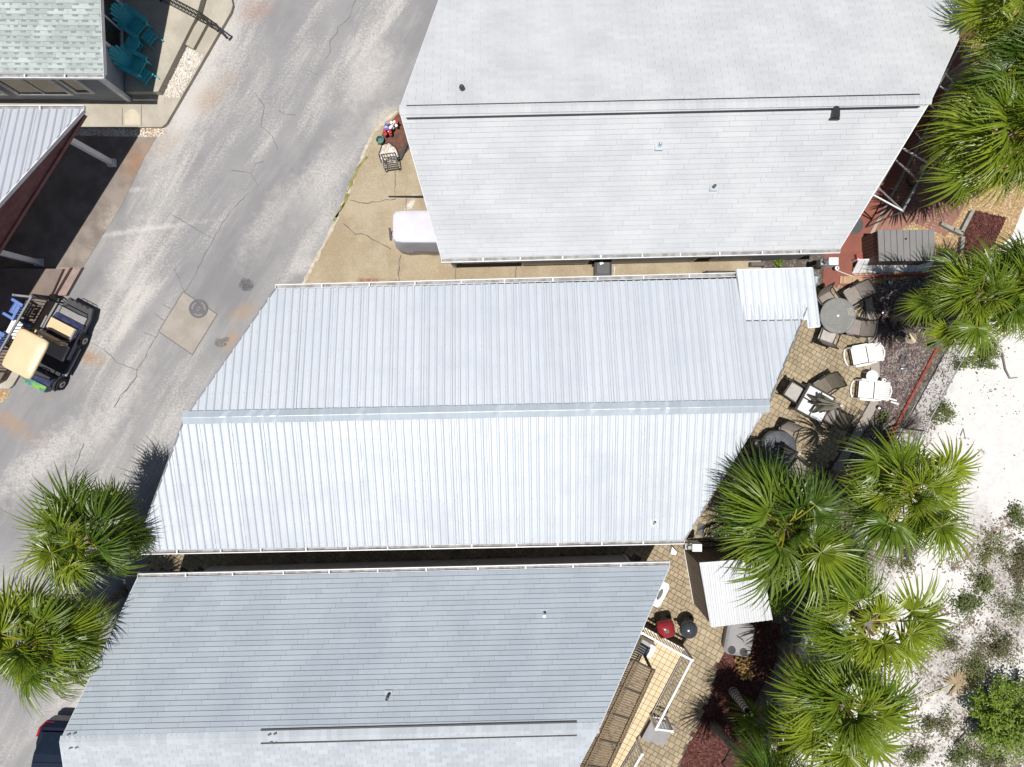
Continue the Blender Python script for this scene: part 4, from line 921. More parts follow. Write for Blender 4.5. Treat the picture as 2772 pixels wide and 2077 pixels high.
def dry_bush(px, py, r, label, seed):
    rn = random.Random(seed); c = P(px, py); t = thing('dry_bush', label, 'bush', (c.x, c.y, -.02)); mb = MB()
    for i in range(110):
        a = rn.gauss(radians(55), .75); l = r * rn.uniform(.4, 1); e = Vector((cos(a) * l, sin(a) * l, rn.uniform(.05, .5)))
        mb.tube([(0, 0, 0), e * .5 + Vector((rn.uniform(-.05, .05), rn.uniform(-.05, .05), .08)), e], [.008, .006, .003], 3)
    mb.build('branches', M['twig'], t)
dry_bush(2445, 1160, .75, 'bare grey brush bush behind the terracotta edging', 3)
dry_bush(2450, 1480, .6, 'bare brown brush under the sand-side palm', 5)
# fallen dry frond and branches on the sand
ff = mkobj('fallen_frond', frond_mesh('fallen_frond', 5, .9, .8, M['leafT'], droop=.3)); c = P(2502, 1884); ff.location = (c.x, c.y, .06); ff.rotation_euler = (0, 0, radians(22)); ff.scale = (1.3, .7, .12); tag(ff, 'dead tan palm frond lying on the white sand', 'palm frond')
def branch(pts, label, r=.025):
    q = [P(x, y, z) for x, y, z in pts]; tag(MB().tube(q, [r * (1 - .6 * i / (len(q) - 1)) for i in range(len(q))], 5).build('fallen_branch', M['twig']), label, 'branch')
branch([(2713, 955, 0.02), (2722, 1000, .05), (2735, 1025, .06), (2755, 1022, .03)], 'forked grey branch lying on the sand near the palm', .03)
branch([(2650, 1760, .0), (2662, 1790, .06), (2668, 1800, .02)], 'pale broken stick among the shrubs on the sand', .05)
branch([(2600, 1180, 0), (2608, 1160, .03), (2614, 1190, .0)], 'thin bent twig on the open bright sand', .018)
branch([(2590, 2010, .02), (2615, 1985, .05)], 'short thick stick near the bright bush', .05)
branch([(2700, 672, .1), (2740, 660, .3), (2790, 640, .5)], 'long dark bare branch reaching from the palms', .03)
# ringed stump
t = thing('palm_stump', 'pale ringed palm stump standing in the red mulch', 'stump', P(1985, 1872)); sp = MB()
pr = []
for i in range(9):
    z = i * .155; r = .17 - .009 * i; pr += [(r * .82, z), (r, z + .03), (r * .97, z + .12), (r * .8, z + .15)]
sp.lathe([(a, b - .02) for a, b in pr], 16).build('ringed_trunk', M['barkw'], t)
for i in range(8): MB().lathe([(.168 - .009 * i, 0), (.172 - .009 * i, .02), (.165 - .009 * i, .04)], 16, (0, 0, .115 + i * .155)).build('dark_ring', M['blackp'], t)
MB().lathe([(.09, 1.36), (.085, 1.40), (.05, 1.38)], 14).build('hollow_top', M['deepdark'], t)
# ------------------------------------------------------------------ fences and frames
fa, fb = P(2760, 690, 1.2), P(1985, 2120, 1.2)
cf = thing('chain_link_fence', 'galvanised chain-link fence between the yards and the sand', 'fence', (fa.x, fa.y, 0)); W[cf.name] = Vector((fa.x, fa.y, 0))
L = (fb - fa); Ln = L.length; ld = L.normalized()
MB().tube([fa, fb], .022, 8).build('top_rail', M['silver'], cf, world=True)
for i in range(7):
    p = fa + L * (i / 6); MB().tube([(p.x, p.y, -.02), (p.x, p.y, 1.24)], .03, 8).build('post', M['grey'], cf, world=True)
wm = MB(); st_ = .085; k = int(Ln / st_)
for i in range(-14, k):
    for s in (1, -1):
        x0, x1, z0, z1 = i * st_, i * st_ + 1.18, 0.0, 1.18
        if s < 0: z0, z1 = 1.18, 0.0
        if x0 < 0: z0 = z0 + (z1 - z0) * (-x0) / (x1 - x0); x0 = 0
        if x1 > Ln: z1 = z0 + (z1 - z0) * (Ln - x0) / (x1 - x0); x1 = Ln
        if x1 - x0 < .03: continue
        a, b = fa + ld * x0, fa + ld * x1; a.z, b.z = z0, z1; wm.tube([a, b], .0026, 3, cap=False)
o = wm.build('wire_mesh', M['silver'], cf, world=True); o['kind'] = 'stuff'
# terracotta edging: separate bricks in a row
eg = thing('brick_edging', 'row of small terracotta edging bricks along the mulch bed', 'garden edging', P(2470, 1070))
e0, e1 = P(2535, 940), P(2392, 1212); n = int((e1 - e0).length / .105); me = MB().box((0, 0, .03), (.10, .075, .12)).lathe([(.037, -.03), (.037, .10), (.02, .115)], 8, (0, 0, 0)).mesh('brick', M['terra'])
ang = atan2(e1.y - e0.y, e1.x - e0.x)
for i in range(n):
    p = e0.lerp(e1, i / n); mkobj('brick', me, eg, (p.x - W[eg.name].x, p.y - W[eg.name].y, random.uniform(-.02, .0)), (0, random.uniform(-.1, .1), ang + random.uniform(-.15, .15)))
# white board fence panel
wf0, wf1 = P(2305, 741), P(2512, 735)
wf = thing('white_fence', 'leaning white board fence panel above the mulch bed', 'fence', wf0)
nb = 22; d = (wf1 - wf0)
bd = MB().box((0, 0, .3), (d.length / nb - .012, .022, .6)).mesh('board', M['white'])
for i in range(nb):
    mkobj('board', bd, wf, d * ((i + .5) / nb) + Vector((0, .015 * (i % 2), 0)), (radians(-38), 0, atan2(d.y, d.x)))
for z in (.12, .42): MB().bar(Vector((0, .06 + z * .78, z)), d + Vector((0, .06 + z * .78, z)), .05, .08).build('rail', M['white'], wf)
for f in (0, 1): MB().box(d * f + Vector((0, .40, .22)), (.06, .06, .5)).build('post', M['white'], wf)
rb = thing('brick_border', 'low red brick border at the foot of the white fence', 'garden edging', wf0 + Vector((0, -.1, 0))); bk = MB().box((0, 0, .02), (.19, .09, .07)).mesh('brick', M['terra'])
for i in range(13): mkobj('brick', bk, rb, d * ((i + .5) / 13) + Vector((0, -.02, -.01)), (0, 0, random.uniform(-.05, .05)))
# pipe frame along house A
zf = 2.25
pf = thing('pipe_frame', 'thin pale metal pipe frame joined to the white shingle house', 'frame', P(2440, 450))
outp = [P(2443, 572, zf), P(2705, 103, zf)]
MB().bar(outp[0], outp[1], .05, .05).build('outer_beam', M['silver'], pf, world=True)
MB().bar(P(2365, 528, zf), P(2640, 62, zf), .05, .05).build('wall_beam', M['silver'], pf, world=True)
for (a, b, m_) in (((2362, 527), (2445, 572), 'white'), ((2444, 402), (2516, 443), 'white'), ((2545, 234), (2612, 270), 'white'), ((2630, 62), (2700, 100), 'white'),
                   ((2376, 508), (2443, 570), 'silver'), ((2425, 434), (2486, 489), 'silver'), ((2480, 360), (2532, 412), 'silver'), ((2520, 285), (2563, 323), 'silver'), ((2560, 200), (2618, 258), 'silver'), ((2602, 116), (2664, 181), 'silver')):
    zz = zf if m_ == 'white' else zf - .06
    MB().bar(P(*a, zz), P(*b, zz), .04, .04).build('rafter', M[m_], pf, world=True)
for q in (outp[0], outp[0].lerp(outp[1], .5), outp[1]): MB().bar((q.x, q.y, -.02), (q.x, q.y, zf), .04, .04).build('post', M['grey'], pf, world=True)
# timbers
for i, (a, b, l) in enumerate((((2578, 622), (2604, 634), 'short weathered timber at the corner of the red mulch patch'), ((2604, 642), (2598, 685), 'weathered timber edging the pebbles beside the red mulch'), ((2630, 572), (2600, 630), 'long weathered timber in palm shade at the top of the red mulch'), ((2545, 605), (2580, 624), 'weathered timber lying in shadow behind the grey shed'), ((2575, 340), (2520, 430), 'weathered timber kerb under the pipe frame'), ((2480, 500), (2440, 565), 'weathered timber kerb at the low end of the pipe frame'))):
    tag(MB().bar(P(*a, .08), P(*b, .08), .12, .18).build('timber', M['timber']), l, 'timber')
rk = thing('flat_stones', 'pale flat stones piled under the pipe frame', 'stones', P(2500, 450))
for i, (x, y, r) in enumerate(((2498, 457, .13), (2520, 462, .12), (2530, 468, .1), (2485, 470, .06))):
    p = P(x, y) - W[rk.name]; MB().lathe([(r * .9, -.02), (r, .05), (r * .7, .1)], 9, p).build('stone', M['stonec'], rk)
# ------------------------------------------------------------------ sheds
g = thing('storage_shed', 'low grey resin storage shed with ribbed lid on the pebbles', 'shed', P(2420, 665))
zt = 1.12; rp = [P(2376, 623, zt), P(2531, 622, zt), P(2533, 706, zt), P(2380, 707, zt)]
def planks(parent, a, b, z0, z1, n, m, horiz=True, name='board', out=.015):
    a, b = Vector((a[0], a[1], 0)), Vector((b[0], b[1], 0)); d = (b - a).normalized(); nrm = Vector((d.y, -d.x, 0))
    for i in range(n):
        if horiz:
            za, zb = z0 + (z1 - z0) * i / n, z0 + (z1 - z0) * (i + 1) / n - .012; MB().bar(a + up * (za + zb) / 2, b + up * (za + zb) / 2, .04, zb - za).build(name, m, parent, world=True)
        else:
            p, q = a.lerp(b, i / n), a.lerp(b, (i + 1) / n); q = q - (q - p).normalized() * .012; MB().bar(p + up * (z0 + z1) / 2, q + up * (z0 + z1) / 2, .04, z1 - z0).build(name, m, parent, world=True)
c4 = [(q.x * .0 + q.x, q.y) for q in rp]
ctr = Vector((sum(q[0] for q in c4) / 4, sum(q[1] for q in c4) / 4)); c4 = [tuple(ctr + (Vector(q) - ctr) * .95) for q in c4]
planks(g, c4[3], c4[0], 0, zt - .06, 8, M['sidB'], False); planks(g, c4[3], c4[2], 0, zt - .06, 7, M['sidB']); planks(g, c4[0], c4[1], 0, zt - .06, 7, M['sidB']); planks(g, c4[1], c4[2], 0, zt - .06, 7, M['sidB'])
MB().prism([tuple(ctr + (Vector(q) - ctr) * .96) for q in c4], -.01, zt - .08).build('inner_box', M['sidB'], g, world=True)
for i in range(9):
    a, b = i / 9, (i + 1) / 9 - .008; q = [rp[0].lerp(rp[1], a), rp[0].lerp(rp[1], b), rp[3].lerp(rp[2], b), rp[3].lerp(rp[2], a)]
    MB().prism([(v.x, v.y) for v in q], zt - .05, zt + (.004 if i % 2 else 0)).build('lid_panel', M['shedroof'], g, world=True)
MB().prism([tuple(ctr + (Vector((v.x, v.y)) - ctr) * 1.0) for v in rp], zt - .07, zt - .052).build('lid_base', M['dgrey'], g, world=True)
MB().box(P(2452, 647, zt + .02), (.05, .05, .05)).build('knob', M['black'], g, world=True)
tag(MB().box((*P(2320, 702)[:2], .09), (.2, .3, .2), .1).build('red_block', M['terra']), 'red masonry block beside the grey storage shed', 'block')
ws = thing('white_roof_shed', 'garden shed with bright white corrugated roof and taupe plank walls', 'shed', P(1930, 1560)); zt = 2.2
rp = [P(1894, 1527, zt), P(2060, 1514, zt), P(2091, 1678, zt), P(1924, 1699, zt)]
plW = plane(rp[3], rp[2], rp[0], rp[1]); metal_roof(ws, plW, 0, name='roof_panel', m=M['whitemetal'], h=.022, pw=.9, rows=4, nrib=6)
MB().bar(rp[0] - up * .03, rp[1] - up * .03, .08, .08).build('gutter', M['gutter'], ws, world=True)
ctr = sum((Vector((q.x, q.y)) for q in rp), Vector((0, 0))) / 4; c4 = [tuple(ctr + (Vector((q.x, q.y)) - ctr) * .93) for q in rp]
planks(ws, c4[3], c4[0], 0, zt - .05, 15, M['sidT'], False); planks(ws, c4[2], c4[3], 0, zt - .05, 14, M['sidT'], False); planks(ws, c4[0], c4[1], 0, zt - .05, 14, M['sidB'], False); planks(ws, c4[1], c4[2], 0, zt - .05, 14, M['sidT'], False)
MB().prism([tuple(ctr + (Vector(q) - ctr) * .97) for q in c4], 0, zt - .09).build('inner_box', M['deepdark'], ws, world=True)
MB().bar((*c4[0], .05), (*c4[3], .05), .07, .06).build('sill', M['white'], ws, world=True)
# ------------------------------------------------------------------ deck of house C
dz = .55
deck_poly = [(4.15, -7.95), (5.85, -8.92), (4.62, -11.2), (4.2, -11.9), (3.5, -13.2), (.8, -13.5), (3.0, -8.0)]
deck = thing('tiled_deck', 'raised deck with cream square tiles and white railings', 'deck', (3.5, -10, 0))
MB().prism(deck_poly, -.01, dz - .02).build('deck_base', M['grout'], deck, world=True)
def lay_tiles():
    ang = radians(-28.5); ca, sa = cos(ang), sin(ang); u, v = (ca, sa), (-sa, ca); s = .185
    me = MB().box((0, 0, 0), (s - .012, s - .012, .03)).mesh('tile', M['tile']); items = []
    for i in range(-80, 80):
        for j in range(-90, 40):
            x, y = i * s * u[0] + j * s * v[0], i * s * u[1] + j * s * v[1]
            if inside((x, y), deck_poly): items.append((x, y))
    def vis(q):
        x, y = PX((q[0], q[1], dz)); return (0 if inframe((q[0], q[1], dz)) else 1, -x * .9 - (2077 - y) * .35)
    items.sort(key=vis); rest = MB()
    for i, (x, y) in enumerate(items):
        if i < 300: mkobj('tile', me, deck, (x - 3.5, y + 10, dz - .008), (0, 0, ang))
        else: rest.box((x, y, dz - .008), (s - .012, s - .012, .03), ang)
    if rest.v: o = rest.build('tile_field', M['tile'], deck, world=True); o['kind'] = 'stuff'
lay_tiles()
def railing(name, label, pts, z0, h, m, step=.115, bal=.022, rail=.06, top=.07, cat='railing', mb_=None):
    t = thing(name, label, cat, (pts[0][0], pts[0][1], z0[0]))
    for i in range(len(pts) - 1):
        a, b = Vector((*pts[i], z0[i])), Vector((*pts[i + 1], z0[i + 1])); L = (b - a).length; d = (b - a) / L
        MB().bar(a + up * h, b + up * h, top, .05).build('top_rail', m, t, world=True); MB().bar(a + up * .1, b + up * .1, rail * .7, .04).build('bottom_rail', mb_ or m, t, world=True)
        k = int(L / step); e = MB().box((0, 0, h / 2 + .04), (bal, bal, h - .12)).mesh('baluster', mb_ or m)
        for j in range(1, k): mkobj('baluster', e, t, a + d * (L * j / k) - W[t.name], (0, 0, atan2(d.y, d.x)))
    for p, z in zip(pts, z0): MB().box((p[0], p[1], z + h / 2 + .02), (rail + .03, rail + .03, h + .04)).build('post', m, t, world=True)
    return t
railing('deck_railing', 'white railing round the grill corner of the tiled deck', [(4.19, -8.02), (5.78, -8.89), (4.63, -11.1), (5.2, -11.3)], [dz, dz, dz, .3], .9, M['white'])
railing('deck_railing', 'white railing on the far side of the deck steps', [(4.18, -11.92), (3.45, -13.15)], [dz, dz], .9, M['white'])
for i in range(3):
    c = Vector((4.68 + i * .27, -11.68 - i * .14, 0)); tag(MB().box((c.x, c.y, .2 - i * .07), (.30, .8, .44 - i * .15), radians(-29)).build('deck_step', M['mgrey']), ('upper', 'middle', 'lowest')[i] + ' grey step leading down from the tiled deck', 'step')
aw = thing('pergola_awning', 'brown slatted awning panels with dark beams over the deck', 'awning', (3, -10, 0)); za = 2.42
ga = [(3.69, -8.47), (1.0, -14.1)]; gb_ = [(4.39, -8.81), (1.95, -14.1)]
N = 7
for i in range(N):
    f0, f1 = i / N, (i + 1) / N; q = [Vector((*ga[0], 0)).lerp(Vector((*ga[1], 0)), f) for f in (f0, f1)]; r_ = [Vector((*gb_[0], 0)).lerp(Vector((*gb_[1], 0)), f) for f in (f0, f1)]
    pn = None
    for j in range(11):
        s0, s1 = j / 11, (j + 1) / 11 - .02
        a0, a1, b0, b1 = q[0].lerp(q[1], s0), q[0].lerp(q[1], s1), r_[0].lerp(r_[1], s0), r_[0].lerp(r_[1], s1)
        MB().prism([(a0.x, a0.y), (b0.x, b0.y), (b1.x, b1.y), (a1.x, a1.y)], za, za + .02).build('slat', M['awn'], aw, world=True)
    MB().bar(q[0] + up * (za + .03), r_[0] + up * (za + .03), .05, .05).build('cross_beam', M['awnd'], aw, world=True)
for f in (.12, .88):
    a, b = Vector((*ga[0], za + .075)).lerp(Vector((*gb_[0], za + .075)), f), Vector((*ga[1], za + .075)).lerp(Vector((*gb_[1], za + .075)), f)
    MB().bar(a, b, .05, .03).build('long_beam', M['awnd'], aw, world=True)
    pts = [a.lerp(b, i / 120) + Vector((.018 * sin(i * 2.1), .018 * cos(i * 2.1), .03)) for i in range(121)]; MB().tube(pts, .014, 4).build('rope_light', M['rope'], aw, world=True)
MB().bar(Vector((*gb_[0], za - .06)), Vector((*gb_[1], za - .06)), .06, .1).build('edge_beam', M['awnd'], aw, world=True)
for f in (.02, .5, .95):
    p = Vector((*gb_[0], 0)).lerp(Vector((*gb_[1], 0)), f); MB().bar((p.x, p.y, dz), (p.x, p.y, za - .02), .07, .07).build('post', M['awnd'], aw, world=True)
p = P(1752, 1760, 1.1); ca = thing('deck_cabinet', 'white box cabinet with a tilted grey lid on the tiled deck', 'cabinet', (p.x, p.y, dz), radians(-28)); MB().box((0, 0, .24), (.5, .42, .48)).build('body', M['white'], ca); MB().box((-.13, 0, .53), (.3, .46, .03), rot=Matrix.Rotation(radians(-14), 3, 'Y')).build('lid', M['mgrey'], ca); MB().box((.255, 0, .3), (.02, .3, .04)).build('handle', M['dgrey'], ca)
p = P(1788, 1610, 1.3); sb = thing('sign_board', 'white rounded board with dark oval picture under the gable edge', 'sign', (p.x, p.y, 0), radians(63)); 
MB().prism([(.42 * max(-1, min(1, 1.15 * cos(a))), .16 * max(-1, min(1, 1.3 * sin(a)))) for a in [2 * pi * i / 28 for i in range(28)]], 1.27, 1.3).build('board', M['resin'], sb); MB().prism([(.2 * cos(a), .07 * sin(a) + .02) for a in [2 * pi * i / 20 for i in range(20)]], 1.3, 1.305).build('picture', M['iron'], sb)
MB().tube([(0, .05, 0), (0, .05, 1.28)], .02, 6).build('stake', M['grey'], sb)
# ------------------------------------------------------------------ patio furniture
def sling_chair(label, px, py, z, face, seat='sling', group=None, back='slingd', s=1.0):
    """facing local +X; face = direction in photo pixels the sitter looks"""
    p = P(px, py, z); t = thing('patio_chair', label, 'chair', (p.x, p.y, .045), atan2(-face[1], face[0]), group)
    n = 6; wd = .52
    sl = [(-.24 + .5 * i / n, .40 + .035 * sin(i / n * pi * .9) - .05 * (1 - i / n)) for i in range(n + 1)]
    vs = [(x, y, z_) for x, z_ in sl for y in (-wd / 2, wd / 2)] + [(x, y, z_ - .012) for x, z_ in sl for y in (-wd / 2, wd / 2)]; k = 2 * (n + 1)
    fs = [(2 * i, 2 * i + 2, 2 * i + 3, 2 * i + 1) for i in range(n)] + [(k + 2 * i + 1, k + 2 * i + 3, k + 2 * i + 2, k + 2 * i) for i in range(n)] + [(2 * i, k + 2 * i, k + 2 * i + 2, 2 * i + 2) for i in range(n)] + [(2 * i + 1, 2 * i + 3, k + 2 * i + 3, k + 2 * i + 1) for i in range(n)]
    MB().add(vs, fs).build('seat', M[seat], t)
    bl = [(-.23 - .22 * i / n - .03 * sin(i / n * pi), .38 + .52 * i / n) for i in range(n + 1)]
    vs = [(x, y, z_) for x, z_ in bl for y in (-wd / 2, wd / 2)] + [(x - .012, y, z_) for x, z_ in bl for y in (-wd / 2, wd / 2)]
    MB().add(vs, [f[::-1] for f in fs]).build('backrest', M[back], t)
    for q in (-1, 1):
        y = q * (wd / 2 + .02)
        MB().tube([(.27, y, .0), (.30, y, .22), (.25, y, .42)], .021, 6).build('leg', M['frame'], t); MB().tube([(-.40, y, 0), (-.30, y, .2), (-.24, y, .40)], .021, 6).build('leg', M['frame'], t)
        MB().tube([(.25, y, .40), (-.24, y, .36), (-.34, y, .62), (-.46, y, .92)], .022, 6).build('side_frame', M['frame'], t)
        MB().tube([(.27, y * 1.06, .42), (.28, y * 1.08, .58), (.1, y * 1.1, .63), (-.33, y * 1.06, .62)], [.022, .027, .029, .022], 6).build('armrest', M['frame'], t)
    MB().tube([(-.46, -wd / 2 - .02, .92), (-.475, 0, .95), (-.46, wd / 2 + .02, .92)], .022, 6).build('top_bar', M['frame'], t); MB().tube([(.26, -wd / 2 - .02, .41), (.26, wd / 2 + .02, .41)], .02, 6).build('front_bar', M['frame'], t)
    return t
G1 = 'patio chairs round the glass table'
sling_chair('taupe sling chair nearest the white fence at the glass table', 2309, 800, .42, (-36, 22), back='sling')
sling_chair('taupe sling chair of the glass table backed against the mow strip', 2312, 886, .42, (-40, -8), back='sling')
sling_chair('sling chair of the glass table standing on open pavers by the house', 2240, 905, .42, (14, -40), seat='slingl', back='sling')
sling_chair('sling chair half hidden under the glass table beside the annex roof', 2238, 815, .42, (22, 36), back='slingd')
def round_table(px, py, r, label):
    p = P(px, py, .72); t = thing('glass_table', label, 'table', (p.x, p.y, .045))
    MB().lathe([(r, .66), (r, .672)], 40).build('table_top', M['tglass'], t)
    MB().tube([((r + .012) * cos(a), (r + .012) * sin(a), .668) for a in [2 * pi * i / 40 for i in range(41)]], .02, 6, cap=False).build('rim', M['grey'], t)
    MB().lathe([(.045, .672), (.04, .69), (.02, .692)], 14).build('hub', M['ctile'], t)
    MB().tube([(.3 * cos(a), .3 * sin(a), .35) for a in [2 * pi * i / 24 for i in range(25)]], .014, 6, cap=False).build('ring', M['frame'], t)
    for i in range(4):
        a = i * pi / 2 + .5; c, s = cos(a), sin(a); MB().tube([(.48 * c, .48 * s, 0), (.30 * c, .30 * s, .33), (.42 * c, .42 * s, .65)], .018, 6).build('leg', M['frame'], t)
round_table(2268.5, 855, .565, 'round smoked glass patio table beside the annex roof')
# square tile table with closed umbrella
c = P(2207.5, 1093.5, .72); ra = atan2(-(1108 - 1039), (2153 - 2191))
tt = thing('tile_table', 'square dark framed table with four pale panels on the pavers', 'table', (c.x, c.y, .045), ra)
MB().box((0, 0, .64), (1.02, 1.02, .05)).build('frame', M['frame'], tt)
for sx in (-1, 1):
    for sy in (-1, 1):
        MB().box((sx * .235, sy * .235, .672), (.42, .42, .02)).build('panel', M['ctile'], tt); MB().box((sx * .45, sy * .45, .31), (.06, .06, .62)).build('leg', M['frame'], tt)
def umbrella(label, x, y, z0, z1, zc, rb, m, seed=1, lean=(0, 0)):
    rn = random.Random(seed); t = thing('closed_umbrella', label, 'umbrella', (x, y, .045)); L = lambda z: Vector((lean[0] * z, lean[1] * z, z))
    MB().tube([L(0), L(z1 - .02)], .02, 8).build('pole', M['grey'], t)
    for k in range(8):
        a = 2 * pi * k / 8 + rn.uniform(-.15, .15); d = Vector((cos(a), sin(a), 0)); s_ = Vector((-sin(a), cos(a), 0)); rr = rb * rn.uniform(.75, 1.2); rows = []
        for f in (0, .3, .65, 1):
            r = .04 + (rr - .04) * f ** 1.2; z = z1 - (z1 - zc) * f; wd = .02 + .10 * f; c_ = L(z)
            rows.append([c_ + d * .02 + s_ * wd * .4, c_ + d * r + s_ * wd * .28 - up * .03, c_ + d * r * 1.04 - up * .05, c_ + d * r - s_ * wd * .28 - up * .03, c_ + d * .02 - s_ * wd * .4])
        MB().loft(rows).build('canopy_fold', m, t, smooth=True)
    MB().lathe([(.05, 0), (.045, .05), (.015, .09)], 10, L(z1 - .02)).build('finial', M['white'], t); MB().tube([L(zc + .15) + Vector((.09 * cos(a), .09 * sin(a), 0)) for a in [2 * pi * i / 12 for i in range(13)]], .012, 4, cap=False).build('tie_band', m, t)
    MB().lathe([(.22, -.01), (.2, .05), (.05, .09), (.04, .2)], 16).build('base', M['blackp'], t)
umbrella('closed beige umbrella rising from the square tile table', c.x, c.y, 0, 2.45, 1.0, .38, M['umb'])
sling_chair('pale seated sling chair between the tile table and the metal roof', 2149, 1063, .42, (24, 16), seat='slingl', back='frame')
sling_chair('olive sling chair at the tile table nearest the white lounge chairs', 2228, 1046, .42, (-30, 20), seat='slingd')
sling_chair('olive sling chair at the tile table edged by palm shadow', 2247, 1124, .42, (-32, -20), seat='sling')
# dark covered table set
p = P(2108, 1215, .72); dt = thing('covered_table', 'round table under a grey vinyl cover near the palm shadow', 'table', (p.x, p.y, .045))
n = 40; prof = [(.02, .70), (.3, .702), (.56, .70), (.60, .67), (.61, .58), (.60, .48)]
MB().add([((r + (.02 * sin(7 * a) if i > 3 else 0)) * cos(a), (r + (.02 * sin(7 * a) if i > 3 else 0)) * sin(a), z) for i, (r, z) in enumerate(prof) for a in [2 * pi * j / n for j in range(n)]], [(i * n + j, (i + 1) * n + j, (i + 1) * n + (j + 1) % n, i * n + (j + 1) % n) for i in range(5) for j in range(n)] + [tuple(range(n))]).build('cover', M['tablecover'], dt, smooth=True)
for i in range(4):
    a = i * pi / 2 + .4; MB().tube([(.42 * cos(a), .42 * sin(a), 0), (.4 * cos(a), .4 * sin(a), .66)], .018, 6).build('leg', M['frame'], dt)
umbrella('closed faded dark umbrella over the covered round table', p.x, p.y, 0, 2.3, 1.15, .22, M['umbd'], 4)
sling_chair('taupe sling chair at the covered table on sunny pavers', 2123, 1182, .42, (-12, 34), back='sling')
sling_chair('sling chair at the covered table beside the gable edge of the metal roof', 2056, 1216, .42, (38, 4), back='frame')
sling_chair('sling chair at the covered table half under the big palm', 2160, 1272, .42, (-34, -28), back='sling')
sling_chair('sling chair at the covered table hidden in palm shade', 2090, 1280, .42, (8, -36), back='sling')
# white resin lounge chairs
def lounge(label, px, py, ang):
    p = P(px, py, .36); t = thing('lounge_chair', label, 'lounge chair', (p.x, p.y, .045), ang); wd = .62
    st = MB()
    for i in range(7): MB().box((-.27 + i * .078, 0, .33 - .012 * i), (.068, wd - .06, .02)).build('seat_slat', M['resin'], t)
    for i in range(9):
        y = -wd / 2 + .05 + i * (wd - .1) / 8; a = (i - 4) * .035
        MB().bar((.27, y, .26), (.62, y * 1.03 + a * .05, .56), .062, .018).build('back_slat', M['resin'], t)
    MB().tube([(.56, -wd / 2, .50), (.64, -wd / 4, .575), (.665, 0, .59), (.64, wd / 4, .575), (.56, wd / 2, .50)], .026, 6).build('back_rail', M['resin'], t)
    MB().box((.42, 0, .39), (.04, wd - .02, .03)).build('back_brace', M['resin'], t)
    for q in (-1, 1):
        y = q * (wd / 2 + .005)
        MB().tube([(-.36, y * .9, .03), (-.34, y, .2), (-.3, y, .42), (.1, y * 1.05, .45), (.42, y, .42), (.5, y, .02)], .024, 6).build('side_frame', M['resin'], t); MB().bar((-.3, y, .31), (.28, y, .25), .04, .05).build('seat_rail', M['resin'], t)
        MB().box((-.05, y * 1.04, .465), (.5, .075, .022)).build('armrest', M['resin'], t)
    MB().tube([(-.36, -wd / 2 * .9, .05), (-.42, -wd / 4, .06), (-.44, 0, .065), (-.42, wd / 4, .06), (-.36, wd / 2 * .9, .05)], .028, 6).build('front_runner', M['resin'], t)
lounge('white slatted resin lounge chair across from the glass table', 2330, 962, radians(11)); lounge('white slatted resin lounge chair beside the white side table', 2348, 1056, radians(-5))
p = P(2361, 1019, .5); t = thing('side_table', 'small round white side table between the lounge chairs', 'side table', (p.x, p.y, .045)); MB().lathe([(.195, .44), (.205, .455), (.2, .47)], 28).build('table_top', M['resin'], t)
for i in range(3):
    a = i * 2.094; MB().tube([(.17 * cos(a), .17 * sin(a), 0), (.12 * cos(a), .12 * sin(a), .44)], .018, 6).build('leg', M['resin'], t)
# garden odds
def solar(px, py, label, h=.35, m='chrome'):
    p = P(px, py); t = thing('garden_light', label, 'garden light', (p.x, p.y, -.01)); MB().tube([(0, 0, 0), (0, 0, h)], .012, 6).build('stake', M['grey'], t); MB().lathe([(.03, h - .1), (.05, h - .09), (.05, h - .01), (.075, h), (.07, h + .02), (.03, h + .035)], 14).build('lamp_head', M[m], t); MB().box((0, 0, h + .038), (.05, .05, .008)).build('solar_cell', M['black'], t)
solar(2376, 1030, 'white capped garden light beside the side table', .4, 'resin'); solar(2372, 1104, 'silver garden light at the edge of the mow strip', .28); solar(2380, 848, 'garden light in palm shade beside the flower pot', .3); solar(2330, 1214, 'garden light on the mow strip in palm shadow', .3); solar(2398, 768, 'garden light in deep palm shade below the white fence', .3); solar(2255, 730, 'white ball garden light at the corner of the annex', .3, 'resin')
p = P(2389, 868); t = thing('plant_pot', 'empty round dark plant pot in palm shade on the mulch', 'plant pot', (p.x, p.y, -.01)); MB().lathe([(.1, 0), (.14, .2), (.155, .2), (.155, .23), (.125, .23), (.11, .12)], 20).build('pot', M['iron'], t); MB().lathe([(.115, .13), (.1, .16)], 16).build('soil', M['soil'], t)
p = P(2466, 915, .7); t = thing('birdbath', 'cream birdbath with scalloped bowl standing in the mulch', 'birdbath', (p.x, p.y, -.01)); MB().lathe([(.14, 0), (.12, .06), (.06, .12), (.05, .5), (.08, .62)], 18).build('pedestal', M['stonec'], t, smooth=True)
n = 40; rings = []
for r, z in ((.06, .60), (.15, .64), (.19, .71), (.175, .715), (.13, .67), (.02, .655)): rings.append([(r * (1 + .06 * abs(cos(4 * a))) * cos(a), r * (1 + .06 * abs(cos(4 * a))) * sin(a), z) for a in [2 * pi * j / n for j in range(n)]])
MB().loft(rings).build('bowl', M['stonec'], t, smooth=True)
MB().lathe([(.05, .665), (.04, .70), (.01, .71)], 8, (-.02, 0, 0)).build('leaf_debris', M['boot'], t)
